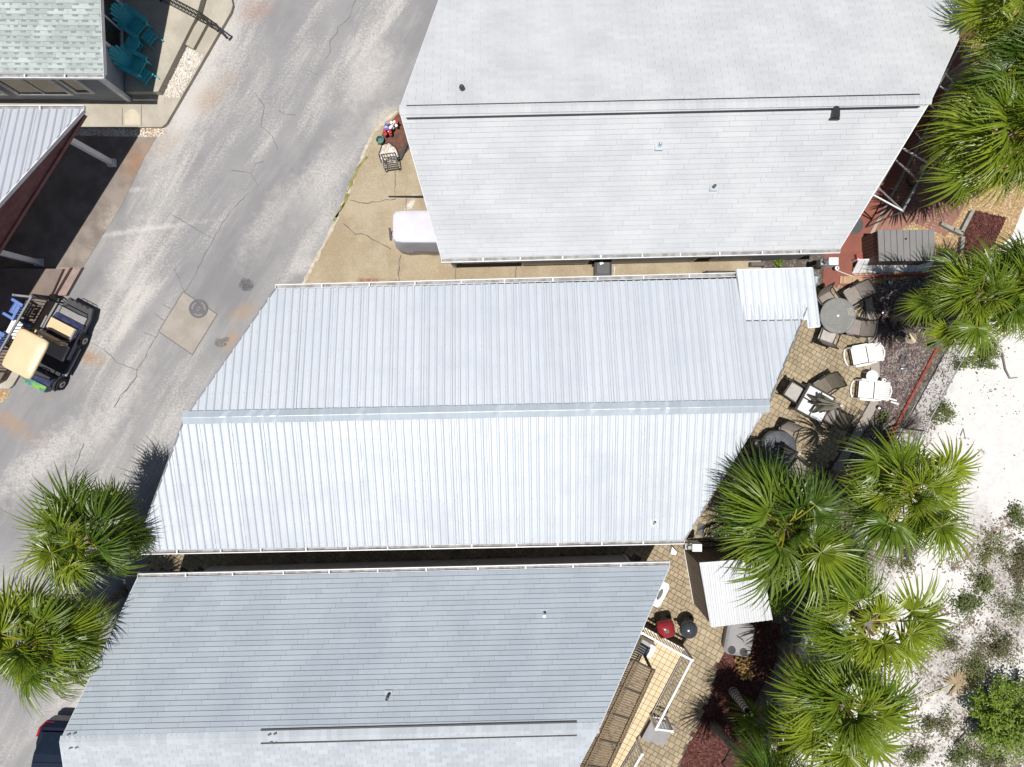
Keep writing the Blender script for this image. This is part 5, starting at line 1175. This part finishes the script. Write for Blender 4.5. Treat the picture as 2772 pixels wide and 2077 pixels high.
p = P(2521, 935); t = thing('solar_panel', 'small blue solar panel on a stand beside the edging', 'solar panel', (p.x, p.y, 0), .3); MB().box((0, 0, .25), (.34, .14, .02), rot=Matrix.Rotation(.3, 3, 'X')).build('panel', mat('solar_blue', (.05, .12, .28), .3), t); MB().tube([(0, 0, -.02), (0, 0, .25)], .015, 6).build('stake', M['black'], t); MB().box((-.05, 0, .265), (.18, .1, .012), rot=Matrix.Rotation(.3, 3, 'X')).build('cells', M['chrome'], t)
for i, (x, y, a) in enumerate(((2415, 1082, -.3), (2420, 1091, -.3))): tag(MB().box((*P(x, y)[:2], .03), (.27, .05, .045), a).build('white_block', M['resin']), ('upper white slat of the pair lying on the mulch', 'lower white slat of the pair lying on the mulch')[i], 'slat')
p = P(2444, 998); tag(MB().loft([[(p.x + x, p.y + r * cos(a), .05 + r * .6 * sin(a)) for a in [2 * pi * j / 8 for j in range(8)]] for x, r in ((-.14, .01), (-.06, .055), (.02, .06), (.09, .03), (.13, .05), (.16, .01))]).build('metal_fish', M['silver'], smooth=True), 'silver fish ornament lying on the mulch', 'ornament')
for i, (x, y) in enumerate(((2439, 968), (2452, 970))): tag(MB().lathe([(.05, -.01), (.07, .1), (.055, .1)], 12, P(x, y)).build('small_pot', M['dgrey']), ('small dark pot on the open mulch, left of a pair by the fish', 'small dark pot with pale rim beside the other on open mulch')[i], 'plant pot')
tag(MB().lathe([(.05, -.01), (.06, .1), (.045, .1)], 12, P(2388, 855)).build('red_pot', M['terra']), 'tiny terracotta pot beside the empty dark pot', 'plant pot')
tag(MB().lathe([(.10, -.01), (.10, .16), (.07, .16), (.06, .02)], 6, P(2396, 766)).build('hex_block', M['mgrey']), 'hollow hexagonal grey block in the shaded mulch', 'block')
hs = [P(2258, 729, .06), P(2290, 742, .05), P(2320, 752, .05), P(2345, 748, .05), P(2385, 742, .04), P(2410, 742, .04)]; tag(MB().tube(hs, .012, 5).build('hose', M['resin']), 'white hose trailing from the annex corner to the fence', 'hose')
# grey tub, lid, coil, boxes near the metal house corner
p = P(2003, 1732, .55); t = thing('grey_tub', 'grey plastic tub lid with two black cup holes beside the white shed', 'tub', (p.x, p.y, -.01), radians(-9)); L_, w_ = .56, .46
ring = lambda s, z: [(s * L_ * max(-1, min(1, 1.25 * cos(a))), s * w_ * max(-1, min(1, 1.25 * sin(a))), z) for a in [2 * pi * j / 32 for j in range(32)]]
t.rotation_euler = (0, 0, radians(-100)); MB().loft([ring(.86, 0), ring(.95, .42), ring(1, .44), ring(1, .5), ring(.9, .54), ring(.8, .52), ring(.5, .515)]).build('body', M['mgrey'], t, smooth=False)
for y in (-.2, .2): MB().lathe([(.13, .50), (.13, .55), (.10, .552)], 18, (.40, y, .0)).build('cup_hole', M['black'], t)
MB().tube([(-.1, -.1, .54), (0, .1, .56), (.05, .14, .55)], .012, 5).build('strap', M['black'], t)
tag(MB().loft([[(P(1896, 1434, z).x + sx * x, P(1896, 1434, z).y + y, z) for x, y in ((-.13, -.19), (.1, -.2), (.16, .14), (.02, .2), (-.08, .19))] for z, sx in ((.05, 1), (.09, 1), (.1, .95))]).build('plastic_slab', M['dgrey']), 'dark grey plastic lid lying on pavers beside the wire hoops', 'plastic slab')
t = thing('wire_hoops', 'coil of black wire garden hoops lying at the house corner', 'wire hoops', P(1930, 1450)); 
for i in range(16):
    f = i / 15; c_ = P(1937 - 14 * f + 10 * sin(i), 1422 + 40 * f ** .7, 0) - P(1930, 1450); r = .34 - .14 * f
    MB().tube([(c_.x + r * cos(a), c_.y + r * sin(a) * .8, .06 + .15 * abs(sin(a)) * f + .01 * i) for a in [radians(q) for q in range(-10, 191, 20)]], .011, 5).build('hoop', M['black'], t)
MB().bar((-.42, -.18, .04), (.25, -.22, .06), .03, .03).build('tie_bar', M['black'], t)
tag(MB().bar(P(1965, 1440, .3), P(1965, 1466, .3), .05, .04).bar(P(1965, 1440, 0), P(1965, 1440, .3), .04, .04).bar(P(1965, 1464, 0), P(1965, 1464, .3), .04, .04).build('white_bracket', M['white']), 'white low bracket rail under the big palm', 'bracket')
def meter(px, py, label, side):
    p = P(px, py, 1.5); t = thing('meter_box', label, 'meter box', (p.x, p.y, 0)); MB().box((0, 0, 1.2), (.3, .24, .56)).build('box', M['white'], t); MB().lathe([(.09, 1.3), (.09, 1.42), (.06, 1.45)], 18, (side * .24, 0, 0)).build('meter', M['chrome'], t); MB().box((side * .24, 0, 1.15), (.2, .2, .3)).build('socket', M['grey'], t); MB().tube([(side * .24, 0, -.02), (side * .24, 0, 1.05)], .03, 8).build('conduit', M['grey'], t); MB().tube([(0, 0, -.02), (0, 0, .95)], .03, 8).build('conduit', M['grey'], t)
meter(1888, 1484, 'white electric meter box at the corner of the metal house', -1); meter(2258, 707, 'white electric meter box at the corner of the white shingle house', -1)
tag(MB().loft([[(P(1815, 1485).x + x, P(1815, 1485).y + y, z) for x, y in ((-.08, -.1), (.1, -.14), (.14, -.05), (-.02, .14))] for z in (.05, .35)]).build('small_bin', M['resin']), 'small white bin between the two south houses', 'bin')
# kettle grills
def grill(label, px, py, m, sq, r=.29):
    p = P(px, py, .8); t = thing('kettle_grill', label, 'grill', (p.x, p.y, .045), radians(10))
    MB().lathe([(.05, .42), (r * .7, .48), (r * .97, .62), (r, .70)], 32, sq=sq).build('bowl', m, t, smooth=True); MB().lathe([(r * 1.02, .70), (r * 1.0, .76), (r * .82, .86), (r * .5, .92), (r * .18, .945)], 32, sq=sq).build('lid', m, t, smooth=True)
    if sq: MB().lathe([(.075, .925), (.07, .955), (.05, .96)], 7, (0, 0, 0)).build('vent', M['iron'], t)
    else:
        MB().lathe([(.06, .875), (.055, .895), (.02, .9)], 16, (.12, -.0, 0)).build('vent', M['chrome'], t)
        MB().tube([(-.06, -.07, .93), (-.05, -.06, .985), (.0, .0, .985), (.01, .02, .94)], .014, 6).build('lid_handle', M['chrome'], t)
    MB().tube([(-r, .08, .68), (-r - .07, .07, .70), (-r - .07, -.07, .70), (-r, -.08, .68)], .012, 6).build('side_handle', M['black'], t); MB().tube([(-.1, r, .68), (-.08, r + .08, .70), (.08, r + .08, .70), (.1, r, .68)], .012, 6).build('side_handle', M['black'], t)
    for i in range(3):
        a = i * 2.094 + .5; MB().tube([(.14 * cos(a), .14 * sin(a), .5), (.30 * cos(a), .30 * sin(a), .06)], .014, 6).build('leg', M['black'], t)
        if i < 2: MB().tube([(.30 * cos(a), .30 * sin(a) - .02, .07), (.30 * cos(a), .30 * sin(a) + .02, .07)], .07, 14).build('wheel', M['rubber'], t)
grill('red squarish kettle grill beside the deck railing', 1803, 1704, M['redk'], 5, .285); grill('round slate kettle grill beside the white roofed shed', 1865, 1706, M['dkk'], None)
# trash bin and white pipe between the houses
p = P(1627, 730, .5); t = thing('trash_bin', 'dark grey wheeled trash bin beside the white shingle house wall', 'trash bin', (p.x, p.y, .012)); MB().loft([[(sx * x, sy * y, z) for x, y in ((-1, -1), (1, -1), (1, 1), (-1, 1))] for z, sx, sy in ((.08, .22, .25), (.95, .27, .32), (.98, .3, .35))] if False else [[(x * a_, y * b_, z) for x, y in ((-1, -1), (1, -1), (1, 1), (-1, 1))] for z, a_, b_ in ((.08, .21, .24), (.95, .26, .31), (1.0, .28, .33))]).build('body', M['blackp'], t); MB().loft([[(x * a_, y * b_, z) for x, y in ((-1, -1), (1, -1), (1, 1), (-1, 1))] for z, a_, b_ in ((1.003, .28, .33), (1.03, .28, .32), (1.07, .2, .22))]).build('lid', M['dgrey'], t)
for q in (-1, 1): MB().tube([(q * .2, .26, .1), (q * .26, .26, .1)], .1, 14).build('wheel', M['rubber'], t)
MB().tube([(-.2, .36, .95), (.2, .36, .95)], .018, 6).build('handle', M['blackp'], t); MB().box((-.06, .12, 1.08), (.12, .1, .02), .4).build('paper_scrap', M['resin'], t)
q = [P(1664, 722, .04), P(1662, 752, .04), P(1738, 746, .04), P(1738, 753, .04)]; tag(MB().tube(q, .022, 6).build('white_pipe', M['white']), 'white bent pipe lying between the two north houses', 'pipe')
tag(MB().loft([[(P(2045, 718).x + x * a_, P(2045, 718).y + y * a_, z) for x, y in ((-.25, -.07), (.25, -.07), (.25, .07), (-.25, .07))] for z, a_ in ((.01, 1), (.2, 1), (.24, .9))]).build('storm_drain_box', M['iron']), 'small iron drain box at the wall between the houses', 'drain')
tag(MB().loft([[(P(1955, 742, .5).x + x * a_, P(1955, 742, .5).y + y * a_, z) for x, y in ((-.55, -.09), (.5, -.09), (.6, .1), (-.55, .1))] for z, a_ in ((.01, 1), (.55, 1), (.58, .95))]).build('black_planter', M['blackp']), 'long black planter box beside the annex roof', 'planter')
# covered cart on the driveway
p0 = P(1062, 569, 1.85); p1 = P(1055, 657, 1.85); x0, x1, yN, yS = p0.x, p0.x + 2.5, p0.y, p1.y
cvt = thing('covered_cart', 'golf cart under a pale lilac cloth cover on the driveway', 'covered cart', ((x0 + x1) / 2, (yN + yS) / 2, .012)); mb = MB(); rn = random.Random(4); rings = []
def rr(hx, hy, r, z, w=0):
    out = []
    for k in range(48):
        a = 2 * pi * k / 48; c_, s_ = cos(a), sin(a); e = 9; q = (abs(c_) ** e + abs(s_) ** e) ** (-1 / e); out.append((hx * c_ * q * (1 + w * sin(9 * a)), hy * s_ * q * (1 + w * sin(11 * a + 1)), z))
    return out
hx, hy = (x1 - x0) / 2, (yN - yS) / 2
MB().loft([rr(hx * 1.06, hy * 1.12, .1, .12, .03), rr(hx * 1.05, hy * 1.08, .1, .5, .022), rr(hx * 1.08, hy * 1.09, .1, .62, .01), rr(hx * 1.02, hy * 1.03, .1, 1.3, .006), rr(hx, hy, .1, 1.76, .003), rr(hx * .99, hy * .98, .1, 1.825), rr(hx * .96, hy * .94, .1, 1.85), rr(hx * .7, hy * .6, .1, 1.853), rr(hx * .4, hy * .3, .1, 1.855)]).build('cover', M['cover'], cvt, smooth=True)
for sx in (-.75, .75):
    for sy in (-1, 1): MB().tube([(sx * hx, sy * hy * .7, .22), (sx * hx, sy * hy * .95, .22)], .22, 18).build('wheel', M['rubber'], cvt)
MB().tube([(-hx * 1.02, .1, .75), (-hx - .2, .08, .78), (-hx - .22, -.12, .8)], .018, 6).tube([(-hx * 1.02, -.14, .75), (-hx - .2, -.1, .78)], .018, 6).box((-hx - .25, -.02, .8), (.07, .42, .05), .1).build('side_mirror', M['black'], cvt)
MB().bar((-hx * .6, -hy * 1.1, .62), (hx * .9, -hy * 1.1, .62), .012, .012).build('strap', M['black'], cvt); MB().box((-.1, -hy * 1.12, .6), (.3, .03, .05)).build('buckle', M['black'], cvt)
# ------------------------------------------------------------------ flower bed by the lane
structure('flower_bed', MB().sheet(pp([(1085, 300), (1040, 350), (1022, 392), (1050, 396), (1085, 430), (1130, 380), (1140, 250)]), .02), mat('rust_mulch', (.17, .075, .05), .95, (.1, .05, .035), 8))
structure('pebble_oval', MB().sheet(pp([(1034, 395), (1052, 388), (1072, 400), (1078, 425), (1070, 440), (1035, 440), (1028, 420)]), .026), M['gravel'])
tag(scatter('white_pebbles', [(1034, 395), (1052, 388), (1072, 400), (1078, 425), (1070, 440), (1035, 440), (1028, 420)], 260, M['wstone'], .08, .027, stone=True), 'white pebbles in the curved bed beside the lane', 'pebbles')
q = [P(*a, .05) for a in ((1033, 440), (1026, 418), (1034, 394), (1052, 387), (1070, 398), (1081, 422), (1084, 434))]; tag(MB().tube(q, .025, 6).build('bed_border', M['black']), 'black curved border round the white pebbles', 'garden edging')
tag(MB().bar(P(1083, 432, .08), P(1103, 388, .08), .1, .16).build('bed_timber', M['black']), 'black painted timber between flower bed and driveway', 'timber')
def flowers(px, py, m, n, r, label, seed):
    rn = random.Random(seed); p = P(px, py); t = thing('flower_plant', label, 'flowers', (p.x, p.y, .02))
    for i in range(n):
        a = rn.uniform(0, 6.28); q = r * sqrt(rn.random()); x, y, z = q * cos(a), q * sin(a), rn.uniform(.18, .4)
        MB().tube([(0, 0, 0), (x, y, z)], .006, 3).build('stem', M['shrubleaf'], t); MB().lathe([(.015, 0), (.055, .02), (.05, .045), (.01, .05)], 8, (x, y, z)).build('bloom', m, t)
flowers(1064, 352, M['whitef'], 9, .18, 'white blooms planted in the rust mulch', 1); flowers(1052, 368, M['redf'], 7, .12, 'red blooms beside the green bucket', 2); flowers(1049, 355, M['bluef'], 5, .1, 'small blue blooms between red and white ones', 3); flowers(1074, 340, M['redf'], 4, .08, 'few dark red blooms at the roof edge', 4)
p = P(1028, 378, .25); t = thing('green_bucket', 'green bucket at the lane end of the flower bed', 'bucket', (p.x, p.y, .012)); MB().lathe([(.09, 0), (.125, .24), (.135, .25), (.115, .25), (.1, .1)], 18).build('pail', M['green'], t); MB().tube([(.12 * cos(a), 0, .25 + .12 * sin(a)) for a in [radians(q) for q in range(0, 181, 30)]], .006, 4).build('handle', M['grey'], t)
p = P(1063, 452); t = thing('black_chair', 'black metal frame chair at the end of the pebble bed', 'chair', (p.x, p.y, .012), radians(8)); t.scale = (.85, .8, .75)
for x in (-.27, .27):
    for y, h in ((-.2, .45), (.18, .95)): MB().bar((x, y, 0), (x, y + (.08 if h > .5 else 0), h), .035, .035).build('leg', M['black'], t)
    MB().bar((x, -.22, .62), (x, .22, .64), .04, .03).build('armrest', M['black'], t)
for z, y in ((.95, .26), (.62, .22), (.45, -.2)): MB().bar((-.27, y, z), (.27, y, z), .035, .035).build('rail', M['black'], t)
for i in range(4): MB().bar((-.18 + .12 * i, .21, .5), (-.18 + .12 * i, .26, .93), .02, .02).build('back_bar', M['black'], t)
for i in range(5): MB().box((0, -.16 + .08 * i, .44), (.52, .03, .02)).build('seat_bar', M['black'], t)
# ------------------------------------------------------------------ porch of house D
def adirondack(label, px, py, ang, m, z0=.45):
    p = P(px, py, z0 + .35); t = thing('adirondack_chair', label, 'chair', (p.x, p.y, z0), ang)
    for i in range(6): MB().box((-.2 + .095 * i, 0, .28 + .022 * i), (.085, .5, .02), rot=Matrix.Rotation(-.2, 3, 'Y')).build('seat_slat', m, t)
    for i in range(7):
        y = (i - 3) * .082; L = .78 - .03 * (i - 3) ** 2; MB().bar((-.22, y * .8, .26), (-.22 - L * .45, y * 1.25, .26 + L * .86), .078, .02).build('back_slat', m, t)
    MB().bar((-.42, -.3, .62), (-.42, .3, .62), .05, .03).build('back_brace', m, t)
    for q in (-1, 1):
        MB().box((.02, q * .32, .55), (.72, .13, .022)).build('armrest', m, t); MB().bar((.28, q * .28, 0), (.28, q * .28, .54), .08, .03).build('leg', m, t); MB().bar((.34, q * .25, .38), (-.62, q * .25, .03), .03, .11).build('side_rail', m, t)
def footrest(label, px, py, ang, m, z0=.45):
    p = P(px, py, z0 + .25); t = thing('footrest', label, 'footrest', (p.x, p.y, z0), ang)
    for i in range(4): MB().box((-.13 + .09 * i, 0, .30 - .01 * i * i), (.08, .42, .02)).build('slat', m, t)
    for q in (-1, 1): MB().bar((-.18, q * .18, .30), (.3, q * .2, .04), .03, .06).build('side_rail', m, t); MB().bar((-.12, q * .18, 0), (-.12, q * .18, .3), .05, .03).build('leg', m, t)
adirondack('teal slatted adirondack chair beside the east window', 366, 68, radians(-38), M['teal']); adirondack('teal slatted adirondack chair at the porch corner', 366, 176, radians(-26), M['teal'])
footrest('teal footrest in front of the chair by the window', 404, 100, radians(-40), M['teal']); footrest('teal footrest in front of the corner chair', 392, 204, radians(-38), M['teal'])
p = P(356, 115, .95); t = thing('porch_table', 'small teal slatted side table between the adirondack chairs', 'side table', (p.x, p.y, .45), radians(-30)); MB().prism([(.25 * cos(a), .25 * sin(a)) if abs(a) < 1.6 else (-.2, .25 * (1 if a > 0 else -1)) for a in [radians(q) for q in range(-120, 121, 15)]], .46, .485).build('table_top', M['teal'], t)
for x in (-.14, .14):
    for y in (-.15, .15): MB().bar((x, y, 0), (x, y, .46), .06, .025).build('leg', M['teal'], t)
MB().box((0, 0, .2), (.3, .34, .02)).build('shelf', M['teal'], t)
p = P(321, 165, .6); t = thing('wreath', 'small black and white wire wreath leaning on the porch', 'wreath', (p.x + .1, p.y, .45)); MB().tube([(.12 * cos(a), .12 * sin(a), .12 + .1 * sin(a)) for a in [2 * pi * i / 16 for i in range(17)]], .02, 6, cap=False).build('ring', M['black'], t); MB().tube([(-.1, 0, .12), (.1, 0, .12)], .015, 5).build('spoke', M['resin'], t)
ra0 = P(398, -40, 1.35); ra1 = P(543, 36, 1.35); ra2 = P(584, 66, 1.05)
railing('iron_railing', 'black iron stair railing beside the concrete step', [(ra0.x, ra0.y), (ra1.x, ra1.y), (ra2.x, ra2.y)], [.45, .45, .15], .9, M['black'], .12, .018, .03, .045)
# ------------------------------------------------------------------ porch by the carport: rail, chairs, cart
r0, r1, r2 = P(38, 799, 1.32), P(85, 804, 1.32), P(-30, 1005, 1.32)
railing('porch_railing', 'black porch railing with grey top rail behind the golf cart', [(r0.x, r0.y), (r1.x, r1.y), (r2.x, r2.y)], [.42] * 3, .9, M['grey'], .12, .02, .04, .06, mb_=M['black'])
r3, r4 = P(100, 800, 1.0), P(140, 815, .7)
railing('step_railing', 'low black railing running down the porch steps', [(r3.x, r3.y), (r4.x, r4.y)], [.42, .1], .75, M['black'], .1, .02, .03, .04)
def plastic_chair(label, px, py, ang, m):
    p = P(px, py, .85); t = thing('plastic_chair', label, 'chair', (p.x, p.y, .42), ang)
    for i in range(5): MB().box((-.16 + .09 * i, 0, .4), (.08, .46, .02)).build('seat_slat', m, t)
    for i in range(5): MB().bar((-.22, -.2 + .1 * i, .4), (-.34, -.2 + .1 * i, .85), .07, .018).build('back_slat', m, t)
    MB().bar((-.35, -.25, .87), (-.35, .25, .87), .08, .04).build('back_rail', m, t)
    for q in (-1, 1):
        MB().bar((-.25, q * .27, .62), (.27, q * .27, .6), .09, .03).build('armrest', m, t)
        for x in (-.22, .22): MB().bar((x, q * .24, 0), (x, q * .26, .6), .05, .05).build('leg', m, t)
plastic_chair('blue plastic chair behind the black porch railing', 44, 838, radians(150), M['blue']); plastic_chair('blue plastic chair lower down the dark porch', -5, 918, radians(150), M['blue'])
p = P(30, 890, 1.0); t = thing('cooler', 'blue cooler with white lid on the porch behind the railing', 'cooler', (p.x, p.y, .42), radians(-28)); MB().box((0, 0, .2), (.36, .58, .4)).build('body', M['blue'], t); MB().box((0, 0, .43), (.38, .6, .06)).build('lid', M['resin'], t); MB().tube([(.2, -.2, .38), (.24, 0, .4), (.2, .2, .38)], .015, 5).build('handle', M['mgrey'], t)
h = Vector((-.46, -.89)).normalized(); gc = thing('golf_cart', 'golf cart with cream roof and blue-green body parked by the porch', 'golf cart', (-15.42, .97, 0), atan2(h.y, h.x))
MB().loft([[(x, y * wy, z) for y in (-1, 1)][::1] + [(x, y * wy, zt_) for y in (1, -1)] for x, wy, z, zt_ in ((-1.35, .5, .3, .55), (-.9, .56, .24, .62), (-.1, .56, .24, .6), (-.05, .56, .24, .34), (.62, .56, .24, .34), (.66, .54, .24, .72), (.95, .5, .26, .70), (1.2, .40, .32, .55))]).build('body', M['cartbody'], gc)
MB().loft([[(x, -wy, z0), (x, wy, z0), (x, wy, z1), (x, -wy, z1)] for x, wy, z0, z1 in ((.98, .465, .45, .74), (1.1, .43, .42, .68), (1.24, .37, .36, .58))]).build('front_cowl', M['cartgreen'], gc)
MB().box((.28, 0, .352), (.66, 1.0, .02)).build('floor_mat', M['black'], gc)
MB().loft([[(x, y, z) for x, y in ((-.52, -.5), (.0, -.5), (.0, .5), (-.52, .5))] for z in (.6, .72)]).build('front_seat', M['mgrey'], gc); MB().loft([[(-.60 + q, y, z) for q, y in ((-.04, -.48), (.05, -.48), (.05, .48), (-.04, .48))] for z in (.78, 1.12)]).build('seat_back', M['creamseat'], gc)
MB().loft([[(x, y, z) for x, y in ((-1.16, -.46), (-.76, -.46), (-.76, .46), (-1.16, .46))] for z in (.62, .74)]).build('rear_seat', M['creamseat'], gc)
MB().box((-1.42, 0, .44), (.36, .92, .05)).build('rear_step', M['mgrey'], gc); MB().loft([[(x, y, z) for x, y in ((-1.95, -.44), (-1.6, -.54), (-1.24, -.54), (-1.24, .54), (-1.6, .54), (-1.95, .44))] for z in (.30, .40)]).build('rear_deck', M['blackp'], gc)
MB().tube([(-1.62, -.4, .46), (-1.66, -.38, .78), (-1.66, .38, .78), (-1.62, .4, .46)], .018, 6).build('grab_bar', M['black'], gc); MB().tube([(-1.9, -.3, .4), (-1.98, -.28, .56), (-1.98, .28, .56), (-1.9, .3, .4)], .016, 6).tube([(-1.9, -.1, .4), (-1.98, -.1, .56)], .012, 5).tube([(-1.9, .1, .4), (-1.98, .1, .56)], .012, 5).build('bumper', M['black'], gc)
for q in (-1, 1):
    MB().tube([(-.5, q * .53, .7), (-.62, q * .55, 1.0), (-.6, q * .5, 1.05)], .02, 6).build('hip_rail', M['mgrey'], gc); MB().box((-.95, q * .52, .86), (.42, .05, .05)).build('rear_armrest', M['mgrey'], gc)
    MB().tube([(.72, q * .47, .72), (.60, q * .46, 1.3), (.5, q * .46, 1.8)], .02, 6).build('roof_strut', M['black'], gc); MB().tube([(-.72, q * .47, .6), (-.70, q * .46, 1.2), (-.62, q * .46, 1.8)], .02, 6).build('roof_strut', M['black'], gc)
    for x in (-.84, .82):
        wl = MB().tube([(x, q * .42, .23), (x, q * .60, .23)], .23, 24).build('wheel', M['rubber'], gc); MB().tube([(x, q * .59, .23), (x, q * .615, .23)], .125, 16).build('rim', M['silver'], wl); MB().tube([(x, q * .612, .23), (x, q * .625, .23)], .05, 10).build('hub', M['black'], wl)
        MB().tube([(x + .27 * cos(a), q * .53, .25 + .27 * sin(a)) for a in [radians(v) for v in range(15, 166, 15)]], .045, 6).build('fender', M['blackp'], gc)
    MB().bar((-.55, q * .6, .27), (.5, q * .6, .27), .07, .05).build('running_board', M['mgrey'], gc)
def rrect(cx_, hx_, hy_, z, e=7): return [(cx_ + hx_ * cos(a) * (abs(cos(a)) ** e + abs(sin(a)) ** e) ** (-1 / e), hy_ * sin(a) * (abs(cos(a)) ** e + abs(sin(a)) ** e) ** (-1 / e), z) for a in [2 * pi * k / 40 for k in range(40)]]
MB().loft([[(x, y + .07, z) for x, y, z in rrect(.0, .67, .51, 1.80, 12)], [(x, y + .07, z) for x, y, z in rrect(.0, .69, .53, 1.83, 12)], [(x, y + .07, z) for x, y, z in rrect(.0, .675, .515, 1.88, 12)], [(x, y + .07, z) for x, y, z in rrect(.0, .62, .47, 1.9, 12)], [(x, y + .07, z) for x, y, z in rrect(.0, .3, .2, 1.91, 12)]]).build('roof', M['cream'], gc, smooth=True)
MB().tube([(.42, .26 + .15 * cos(a), .88 + .1 * sin(a)) for a in [2 * pi * k / 16 for k in range(17)]], .014, 5, cap=False).tube([(.7, .26, .6), (.42, .26, .88)], .02, 6).build('steering_wheel', M['black'], gc); MB().box((.7, 0, .74), (.12, .96, .05)).build('dashboard', M['black'], gc)
for q in (-1, 1): MB().lathe([(.06, 0), (.05, .04), (.01, .05)], 10, (1.13, q * .26, .6)).build('headlight', M['chrome'], gc)
# ------------------------------------------------------------------ navy car under the gable, rear towards the palms
cx0 = -14.86
car = thing('navy_car', 'dark navy car parked half under the blue-grey roof', 'car', (cx0, -13.4, 0), radians(-92)); hw = .9
def cring(x, w0, w1, z0, zm, z1): return [(x, -w0, z0), (x, w0, z0), (x, w0 * 1.03, zm), (x, w1, z1), (x, -w1, z1), (x, -w0 * 1.03, zm)]
MB().loft([cring(-2.2, .62, .60, .38, .55, .72), cring(-2.05, .80, .74, .28, .6, .90), cring(-1.6, .88, .82, .24, .65, .98), cring(-.5, .9, .84, .24, .65, .98), cring(.8, .9, .84, .24, .65, .96), cring(1.7, .86, .78, .26, .6, .86), cring(2.1, .76, .68, .3, .55, .72), cring(2.25, .6, .55, .38, .5, .6)]).build('body', M['navy'], car)
MB().loft([[(x, -w0, .97), (x, w0, .97), (x, w1, z1), (x, -w1, z1)] for x, w0, w1, z1 in ((-1.95, .70, .60, 1.0), (-1.45, .78, .62, 1.38), (-.9, .80, .64, 1.5), (.1, .80, .64, 1.5), (.6, .80, .63, 1.4), (1.15, .76, .66, .99))]).build('cabin_glass', M['carglass'], car)
MB().loft([[(x, -w1, z), (x, w1, z), (x, w1 * .96, z + .03), (x, -w1 * .96, z + .03)] for x, w1, z in ((-1.2, .63, 1.43), (-.9, .645, 1.5), (.1, .645, 1.5), (.35, .635, 1.45))]).build('roof', mat('blue_black_roof_paint', (.012, .018, .04), .2), car)
MB().loft([[(x, -w1, z), (x, w1, z), (x, w1 * .96, z + .015), (x, -w1 * .96, z + .015)] for x, w1, z in ((-1.86, .60, 1.06), (-1.45, .61, 1.39))]).build('rear_window', M['carglass'], car)
for q in (-1, 1):
    MB().loft([[(x, q * y0, z0), (x, q * y1, z0), (x, q * y1, z1), (x, q * y0, z1)] for x, y0, y1, z0, z1 in ((-2.17, .40, .70, .62, .76), (-2.02, .45, .81, .62, .90), (-1.75, .72, .875, .68, .93))]).build('taillight', M['taillight'], car)
    MB().box((1.98, q * .6, .68), (.25, .22, .1)).build('headlight', M['chrome'], car); MB().box((.75, q * .98, .98), (.14, .2, .12)).build('mirror', M['navy'], car)
    for x in (-1.35, 1.4):
        wl = MB().tube([(x, q * .68, .32), (x, q * .90, .32)], .32, 24).build('wheel', M['rubber'], car); MB().tube([(x, q * .89, .32), (x, q * .91, .32)], .2, 16).build('rim', M['silver'], wl)

tag(MB().lathe([(.3, .018), (.3, .04), (.26, .045)], 20, P(2312, 610)).build('round_mat', M['dgrey']), 'dark grey mat on the red walkway at the roof edge', 'mat')
# ------------------------------------------------------------------ groups of look-alikes
GROUPS = dict(palm_tree='fan palms around the houses', patio_chair='sling chairs on the patio', shrub='low shrubs on the sand and beds', lounge_chair='white resin lounge chairs', garden_light='garden lights along the beds', timber='weathered edging timbers', closed_umbrella='closed patio umbrellas', kettle_grill='kettle grills beside the deck', adirondack_chair='teal porch chairs', footrest='teal footrests', plastic_chair='blue plastic chairs', flower_plant='flowers in the rust mulch', fallen_branch='branches lying on the sand', deck_railing='white deck railings', deck_step='deck steps', porch_step='carport porch steps', stepping_slab='tan slabs by the fence', meter_box='electric meter boxes', small_pot='small pots on the mulch', white_block='white slats on the mulch', dry_bush='bare brush bushes')
for o in list(C.objects):
    if o.parent is None and o.get('category'):
        g = GROUPS.get(o.name.split('.')[0])
        if g: o['group'] = g
